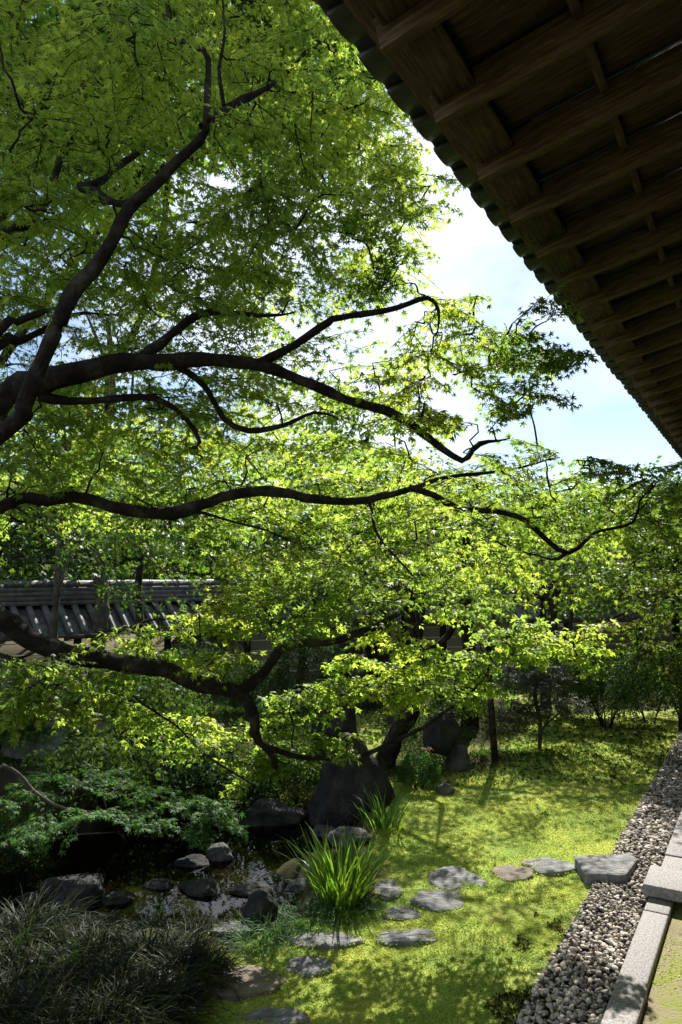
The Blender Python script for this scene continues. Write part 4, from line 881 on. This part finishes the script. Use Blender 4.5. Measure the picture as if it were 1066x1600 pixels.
# ------------------------------------------------------------------ posts
pf = put(775, 1190); pq, pw = smooth_path([pf+[0, 0, -.1], pf+[-.03, 0, .35], pf+[-.06, 0, .9], pf+[-.07, 0, 1.5]], [.045, .042, .04, .035], .08, .004)
V, F = tube(pq-pf, pw, 10, .04); o = link('support_post', fast_mesh('support_post', V, F, True), M['bark'], label='slim dark log post standing upright at the lawn edge', cat='post'); o.location = pf
for u, wd, vt, vb, d, lb in [(590, 40, 965, 1075, 12.8, 'thick dark trunk just right of the stone lantern'), (636, 18, 970, 1070, 13.2, 'first of three dark posts before the ochre wall, nearest the lantern'), (655, 10, 965, 1070, 13.4, 'thin dark post between two thicker ones before the ochre wall'), (692, 11, 955, 1070, 13.6, 'dark post before the ochre wall, left of the crooked tree')]:
    p = at(u, vb, d); p[2] = gz(p[0], p[1]); zt = at(u, vt-50, d)[2]
    Q, w = smooth_path([p+[0, 0, -.1], [p[0]+.02, p[1], zt*.5], [p[0]-.02, p[1], zt]], [wd/2/pxm(d)*1.1, wd/2/pxm(d), wd/2/pxm(d)*.9], .15, .008)
    V, F = tube(Q-p, w, 10, .04); o = link('tree_trunk' if wd > 30 else 'wooden_post', fast_mesh('post', V, F, True), M['bark'], label=lb, cat='trunk' if wd > 30 else 'post'); o.location = p

# ------------------------------------------------------------------ shrubs
def shrub(label, foot, rx, ry, rz, mat, T, leaf, n, seed, group='clipped shrubs in the garden', name='round_shrub', shell=0.8, rough=0.12, stems=5, low=-0.35):
    n = int(n*0.8); r = np.random.default_rng(seed); foot = np.array(foot, float); root = empty(name, tuple(foot), label, 'shrub', group)
    d = unit(r.normal(size=(n*2, 3))); d = d[d[:, 2] > low][:n]; k_ = len(d)
    rr = r.uniform(shell, 1.03, k_)*(1+rough*fbm(d*2.2+seed, 3, seed))
    c = np.array([0, 0, rz*0.55]); P = c+d*rr[:, None]*np.array([rx, ry, rz*0.9])
    D = unit(d*0.5+r.normal(size=(k_, 3))*0.7); Nn = d+r.normal(size=(k_, 3))*0.6
    V, F = leaf_arrays(P, D, Nn, leaf*r.uniform(.7, 1.25, k_), T); link('crown', fast_mesh('crown', V, F), M[mat], root)
    for i in range(stems):
        a = r.uniform(0, 2*np.pi); q = np.array([math.cos(a)*rx, math.sin(a)*ry, 0])
        Q, w = smooth_path([q*.12+[0, 0, -.05], q*.3+[0, 0, rz*.35], q*.62+[0, 0, rz*.9]], [leaf*.35, leaf*.28, leaf*.12], .08, .01)
        V, F = tube(Q, w, 5); link('stem', fast_mesh('stem', V, F, True), M['bark'], root)
    return root
def shrub_at(label, u, v, wpx, hpx, mat='shrub', T=OVAL, leaf=.03, n=5000, seed=0, d=None, **k_):
    p = put(u, v)
    if d is not None: p = at(u, v, d); p[2] = min(p[2], gz(p[0], p[1])+0.35)
    s = pxm(p[1]); return shrub(label, p, wpx/2/s, wpx/2/s*.85, hpx/s/1.35, mat, T, leaf, n, seed, **k_)
shrub_at('small glossy round shrub at the lawn edge by the speckled rock', 655, 1232, 66, 50, 'fern', n=4000, seed=1, leaf=.025)
shrub_at('mounded dark shrub with rim light behind the dry red twig', 668, 1195, 90, 70, 'shrub', n=5000, seed=2, leaf=.025)
shrub_at('tall rounded shrub right of the slanting post', 718, 1125, 90, 70, 'shrub', n=5000, seed=3, d=10)
shrub_at('pale round clipped bush behind the fork of the low branch', 425, 1142, 56, 46, 'fern', n=4500, seed=4, d=10.4, leaf=.022)
shrub_at('taller loose bush behind the pale clipped one', 408, 1115, 90, 76, 'shrub', n=6000, seed=5, d=11.2)
shrub_at('twiggy brownish clipped bush on the lawn in the right middle', 948, 1138, 92, 84, 'shrub', n=8000, seed=6, leaf=.032, stems=12, low=-.2)
shrub_at('domed clipped bush behind the twiggy brown one', 930, 1085, 80, 58, 'shrub', n=6000, seed=7, d=12.3)
shrub_at('dark bush under the right garden maple', 1015, 1125, 120, 100, 'ever', n=9000, seed=8, d=10.8)
shrub_at('dark bush at the right edge beside the gravel end', 1075, 1130, 130, 110, 'shrub', n=9000, seed=9, d=10.4)
shrub_at('flat clipped mound behind the grey green pine bush', 870, 1095, 120, 60, 'shrub', n=6000, seed=10, d=12)
shrub_at('wide green clipped dome in the gap behind the twiggy brown bush', 985, 1095, 120, 70, 'fern', n=8000, seed=40, d=12.6, leaf=.035)
shrub_at('low green hedge dome against the right wall near the edge', 1070, 1085, 140, 70, 'shrub', n=8000, seed=41, d=13.2, leaf=.035)
shrub_at('mid green clipped dome in front of the right ochre wall', 800, 1080, 110, 60, 'shrub', n=7000, seed=42, d=13, leaf=.035)
shrub_at('dark bush beside the lantern in front of the wall', 490, 1085, 110, 90, 'ever', n=6000, seed=11, d=11.4, leaf=.035)
shrub_at('shaded leafy bush above the left rock face', 210, 1150, 220, 110, 'bgleaf', LEAF3, n=5000, seed=12, d=9.6, leaf=.05, shell=.35, rough=.45)
shrub_at('dark leafy bush at the far left under the pale spray', 20, 1180, 200, 110, 'bgleaf', LEAF3, n=5000, seed=13, d=8.8, leaf=.05, shell=.35, rough=.45)
shrub_at('dense low bush over the dark far pond bank', 300, 1290, 210, 120, 'ever', LEAF3, n=6000, seed=14, d=8.3, leaf=.05, shell=.35, rough=.45)
shrub_at('dark broadleaf bush left of the cone shaped boulder', 455, 1265, 120, 90, 'shrub', SLIM, n=5000, seed=15, d=8.6, leaf=.06)
shrub_at('small bush at far left beside the ledge rock', 10, 1395, 110, 120, 'shrub', n=6000, seed=16, leaf=.025)
shrub_at('mossy low bush on the slope under the bright sprays', 150, 1245, 190, 80, 'shrub', LEAF3, n=5000, seed=17, d=8.0, leaf=.05, shell=.35, rough=.45)
shrub_at('dark low hedge at the foot of the ochre wall left of the lantern', 300, 1110, 260, 90, 'ever', n=8000, seed=18, d=12, leaf=.04)
shrub_at('dark shrub behind the layered boulder', 600, 1120, 130, 60, 'ever', n=5000, seed=19, d=12, leaf=.035)
# low overhanging spray shrub at the left of the pond
f = put(60, 1330); f[2] = gz(f[0], f[1])
pd_ = [(at(u, v-32, d), R, -.03) for u, v, d, R in [(60, 1270, 7.0, .35), (120, 1255, 7.1, .36), (180, 1265, 7.0, .36), (230, 1270, 6.9, .36), (280, 1285, 6.8, .34), (320, 1300, 6.7, .3), (345, 1310, 6.7, .22), (200, 1300, 6.7, .34), (140, 1300, 6.7, .34), (250, 1315, 6.6, .28), (60, 1310, 6.7, .34), (300, 1325, 6.6, .22), (20, 1280, 7, .34), (100, 1320, 6.6, .25), (160, 1240, 7.3, .34), (60, 1245, 7.3, .34)]]
lb_ = [limb([(-20, 1330, 7.0, 10), (-5, 1205, 6.9, 8), (30, 1212, 6.9, 8), (60, 1245, 6.9, 7), (130, 1272, 6.85, 6), (200, 1285, 6.8, 4), (280, 1295, 6.75, 3)]),
       limb([(-20, 1330, 7.0, 8), (80, 1310, 6.8, 6), (180, 1300, 6.75, 4)])]
ov = empty('overhanging_shrub', tuple(at(-20, 1340, 7.0)), 'feathery green shrub with thin grey limb arching over the left of the pond', 'shrub')
tw, P, D, Nn, S = grow(lb_, pd_, spacing=.026, leaf=.045, side=9, seed=31, tilt=.4, droop=.16)
finish_tree(ov, [('branch', b_) for b_ in lb_], tw, P, D, Nn, S, LEAF5, M['fern'], M['bark_grey'], sides=7)
# dry reddish twig
f = at(668, 1168, 8.4); dry = empty('dry_maple_twig', tuple(f), 'small dry tan leaf spray caught on the dark mounded shrub', 'twig')
dl = [smooth_path([f+[.1, 0, -.15], f+[.03, 0, -.05], f], [.008, .006, .004], .04, .003)]
tw, P, D, Nn, S = grow(dl, [(f+np.array([-.02, 0, .0]), .09, -.2)], spacing=.03, leaf=.022, side=3, seed=33)
finish_tree(dry, [('stem', dl[0])], tw, P, D, Nn, S, LEAF5, M['red'], M['bark_grey'], sides=5)

# ------------------------------------------------------------------ grasses
def clump(name, label, foot, n, length, spread, width, mat, seed, arch=0.9, lean=0.5, group=None, cat='grass', bias=(0, 0)):
    r = np.random.default_rng(seed); foot = np.array(foot, float); K = 6
    a = r.uniform(0, 2*np.pi, n); rad_ = spread*np.sqrt(r.random(n)); base = np.stack([np.cos(a)*rad_, np.sin(a)*rad_, np.zeros(n)-.02], 1)
    base[:, 2] += ground_z(base[:, 0]+foot[0], base[:, 1]+foot[1])-foot[2]
    yaw = a+r.normal(size=n)*.7; ln = length*r.uniform(.55, 1.15, n); el0 = np.clip(r.normal(1.35, .12, n)-lean*rad_/max(spread, .01)*.6, .5, 1.57); bend = arch*r.uniform(.4, 1.5, n)
    t = np.linspace(0, 1, K); pts = np.zeros((n, K, 3)); pts[:, 0] = base; cur = base.copy()
    for k_ in range(1, K):
        el = el0-bend*(t[k_]**1.5)*1.5; st = ln/(K-1)
        h = np.stack([np.cos(yaw)*np.cos(el)+bias[0]*t[k_], np.sin(yaw)*np.cos(el)+bias[1]*t[k_], np.sin(el)], 1); cur = cur+h*st[:, None]; pts[:, k_] = cur
    sd = np.stack([-np.sin(yaw), np.cos(yaw), np.zeros(n)], 1); tw_ = r.normal(size=n)*.5; sd = sd*np.cos(tw_)[:, None]; sd[:, 2] = np.sin(tw_)*.5
    wd = width*np.array([.7, 1, .95, .8, .5, .05]); wn = r.uniform(.7, 1.2, n)
    V = np.stack([pts-sd[:, None, :]*(wd[None, :]*wn[:, None])[:, :, None]/2, pts+sd[:, None, :]*(wd[None, :]*wn[:, None])[:, :, None]/2], 2).reshape(-1, 3)
    i = (np.arange(n)*K*2)[:, None]+np.arange(K-1)[None, :]*2
    F = np.stack([i, i+1, i+3, i+2], -1).reshape(-1, 4)
    root = link(name, fast_mesh(name, V, F, True), M[mat], label=label, cat=cat, group=group); root.location = foot; return root
SED = [(40, 1440, .26, 'sedge clump at the left edge below the ledge rock'), (130, 1470, .26, 'sedge clump beneath the squarish pond rock'), (230, 1480, .26, 'sedge clump at the near pond rim left of the mossy stone'), (290, 1490, .2, 'brownish sedge clump nearest the mossy rim stone'),
       (40, 1520, .28, 'wide dark sedge clump at the left picture edge'), (130, 1550, .28, 'dark sedge clump in the middle of the bottom left bed'), (210, 1570, .24, 'arching sedge clump next to the pale rough stone'), (30, 1610, .3, 'sedge clump filling the bottom left corner'), (130, 1630, .26, 'sedge clump cut by the bottom edge, second from the corner'), (-40, 1470, .3, 'sedge clump mostly beyond the left edge'), (-40, 1570, .3, 'low sedge clump past the bottom left edge')]
for k_, (u, v, sp_, lb) in enumerate(SED):
    clump('sedge_clump', lb, put(u, v+34), 650, .29 if k_ in (1, 2, 3) else .37, sp_, .0085, 'sedge', 60+k_, arch=1.0, lean=.9, group='dark sedge clumps at bottom left', bias=(.12, -.05))
clump('iris_clump', 'tall bright iris clump with sword leaves by the pond', put(535, 1400), 150, .52, .2, .02, 'iris', 80, arch=.35, lean=.35, group='irises by the pond', cat='iris')
clump('iris_clump', 'smaller loose iris clump at the foot of the cone boulder', put(600, 1298), 70, .42, .16, .016, 'iris', 81, arch=.4, lean=.35, group='irises by the pond', cat='iris')
for k_, (u, v, s_, lb) in enumerate([(430, 1452, .18, 'low dark grass tuft at the pond rim near the upright rock'), (480, 1440, .2, 'low dark grass at the foot of the tall iris clump'), (540, 1425, .2, 'low grass skirt under the right of the tall irises'), (400, 1470, .16, 'thin low grass beside the flat mossy rim stone')]):
    clump('low_grass', lb, put(u, v), 420, .2, s_, .006, 'iris' if k_ == 9 else 'fern', 90+k_, arch=1.1, lean=1.0, group='low grass tufts at the pond rim')
for k_, (u, v, lb) in enumerate([(150, 1455, 'short dark sedge fringe at the water left of the middle'), (235, 1462, 'short sedge fringe on the near bank below the small pond rock'), (310, 1468, 'short sedge fringe beside the mossy rim stone')]):
    clump('sedge_fringe', lb, put(u, v), 380, .17, .24, .007, 'sedge', 120+k_, arch=1.1, lean=1.0, group='dark sedge clumps at bottom left')
clump('grass_tuft', 'bright green leaf tuft left of the cone boulder', put(480, 1270), 160, .4, .12, .018, 'fern', 95, arch=.9, lean=.7)
clump('bright_fern', 'small bright green fern sprig among the dark sedge', put(82, 1510)+np.array([0, 0, .2]), 70, .2, .06, .02, 'iris', 96, arch=.9, lean=.6, cat='fern')

# ------------------------------------------------------------------ moss carpet and border heath
def tufts(n, xr, yr, test, size, lift=0.0):
    x = rng.uniform(*xr, n); y = yr[0]*(yr[1]/yr[0])**rng.random(n); a = test(x, y); k_ = rng.random(n) < a
    x, y = x[k_], y[k_]; m_ = len(x); z = ground_z(x, y)+lift
    s = size*rng.uniform(.6, 1.3, m_)*(1+.08*np.maximum(y-4, 0))
    return np.stack([x, y, z], 1), s
SPRIG_V = np.array([(0, -.15, 0), (.28, .35, .35), (0, .5, .75), (-.28, .35, .35), (0, .15, 0), (.35, -.35, .5), (0, -.5, .85), (-.35, -.35, .5)], float)
SPRIG = (SPRIG_V, np.array([(0, 1, 2, 3), (4, 5, 6, 7)]))
Lh_ = lambda x, y: x*RV[0]+y*RV[1]
Pm, Sm = tufts(330000, (-1.6, 6.5), (3.3, 12.5), lambda x, y: lawn_amount(x, y)*(Lh_(x, y) < gravL-.0+.03*np.sin(x*19))*np.where(fbm(np.stack([x*2.2, y*2.2, 0*x], 1), 3, 61) > -.55, 1, .25), .011)
rim = np.concatenate(RIM); Pm = np.concatenate([Pm, rim]); Sm = np.concatenate([Sm, rng.uniform(.009, .017, len(rim))])
a_ = rng.uniform(0, 2*np.pi, len(Pm)); Dm = np.stack([np.cos(a_), np.sin(a_), np.zeros(len(Pm))], 1); Nm = rng.normal(size=(len(Pm), 3))*.3; Nm[:, 2] += 1
V, F = leaf_arrays(Pm, Dm, Nm, Sm, SPRIG); link('moss', fast_mesh('moss', V, F), M['moss'], label='bright yellow green moss carpet of the lawn', kind='stuff')
print('moss', len(Pm))
def border(x, y):
    l = Lh_(x, y); n = fbm(np.stack([x*3, y*3, 0*x], 1), 3, 77)
    s = x*DV[0]+y*DV[1]
    return ((l < gravL+.03) & (l > gravL-.32) & (s < 5.4) & (n+1.6*(l-gravL+.12) > -0.1)).astype(float)*.8
Pm, Sm = tufts(60000, (-.5, 3.2), (3.3, 6.5), border, .02)
a_ = rng.uniform(0, 2*np.pi, len(Pm)); Dm = np.stack([np.cos(a_), np.sin(a_), .6+0*a_], 1); Nm = rng.normal(size=(len(Pm), 3))*.5; Nm[:, 2] += .7
V, F = leaf_arrays(Pm, Dm, Nm, Sm, SPRIG); link('border_moss', fast_mesh('border_moss', V, F), M['moss_dark'], label='brownish heathy moss edging along the gravel', kind='stuff')
# thin moss on the sandy strip under the eave
Pm, Sm = tufts(60000, (.6, 6.5), (3.0, 9), lambda x, y: ((Lh_(x, y) > kerbR+.01) & (Lh_(x, y) < -.1) & (fbm(np.stack([x*4, y*4, 0*x], 1), 3, 41) > -.1)).astype(float)*.7, .011)
a_ = rng.uniform(0, 2*np.pi, len(Pm)); Dm = np.stack([np.cos(a_), np.sin(a_), 0*a_], 1); Nm = rng.normal(size=(len(Pm), 3))*.3; Nm[:, 2] += 1
V, F = leaf_arrays(Pm, Dm, Nm, Sm, SPRIG); link('strip_moss', fast_mesh('strip_moss', V, F), M['moss'], label='thin moss on sandy earth right of the kerb', kind='stuff')
# low tufty mound and ground cover at the back of the lawn
def backc(x, y):
    e = ((x-2.5)/.85)**2+((y-9.75)/.45)**2
    return np.where(e < 1, .9, np.where(x < -.3, .8*((y > 8.4) & (pond_d(x, y) > .1)), .35*((y > 8.6) & (y < 13.5) & (x < 5))))
Pm, Sm = tufts(50000, (-6, 5.5), (8.0, 14.5), backc, .026)
a_ = rng.uniform(0, 2*np.pi, len(Pm)); Dm = np.stack([np.cos(a_), np.sin(a_), .2+0*a_], 1); Nm = rng.normal(size=(len(Pm), 3))*.4; Nm[:, 2] += 1
V, F = leaf_arrays(Pm, Dm, Nm, Sm, SPRIG); link('ground_cover', fast_mesh('ground_cover', V, F), M['shrub'], label='low dark ground cover on the mossy rise behind the lawn', kind='stuff')
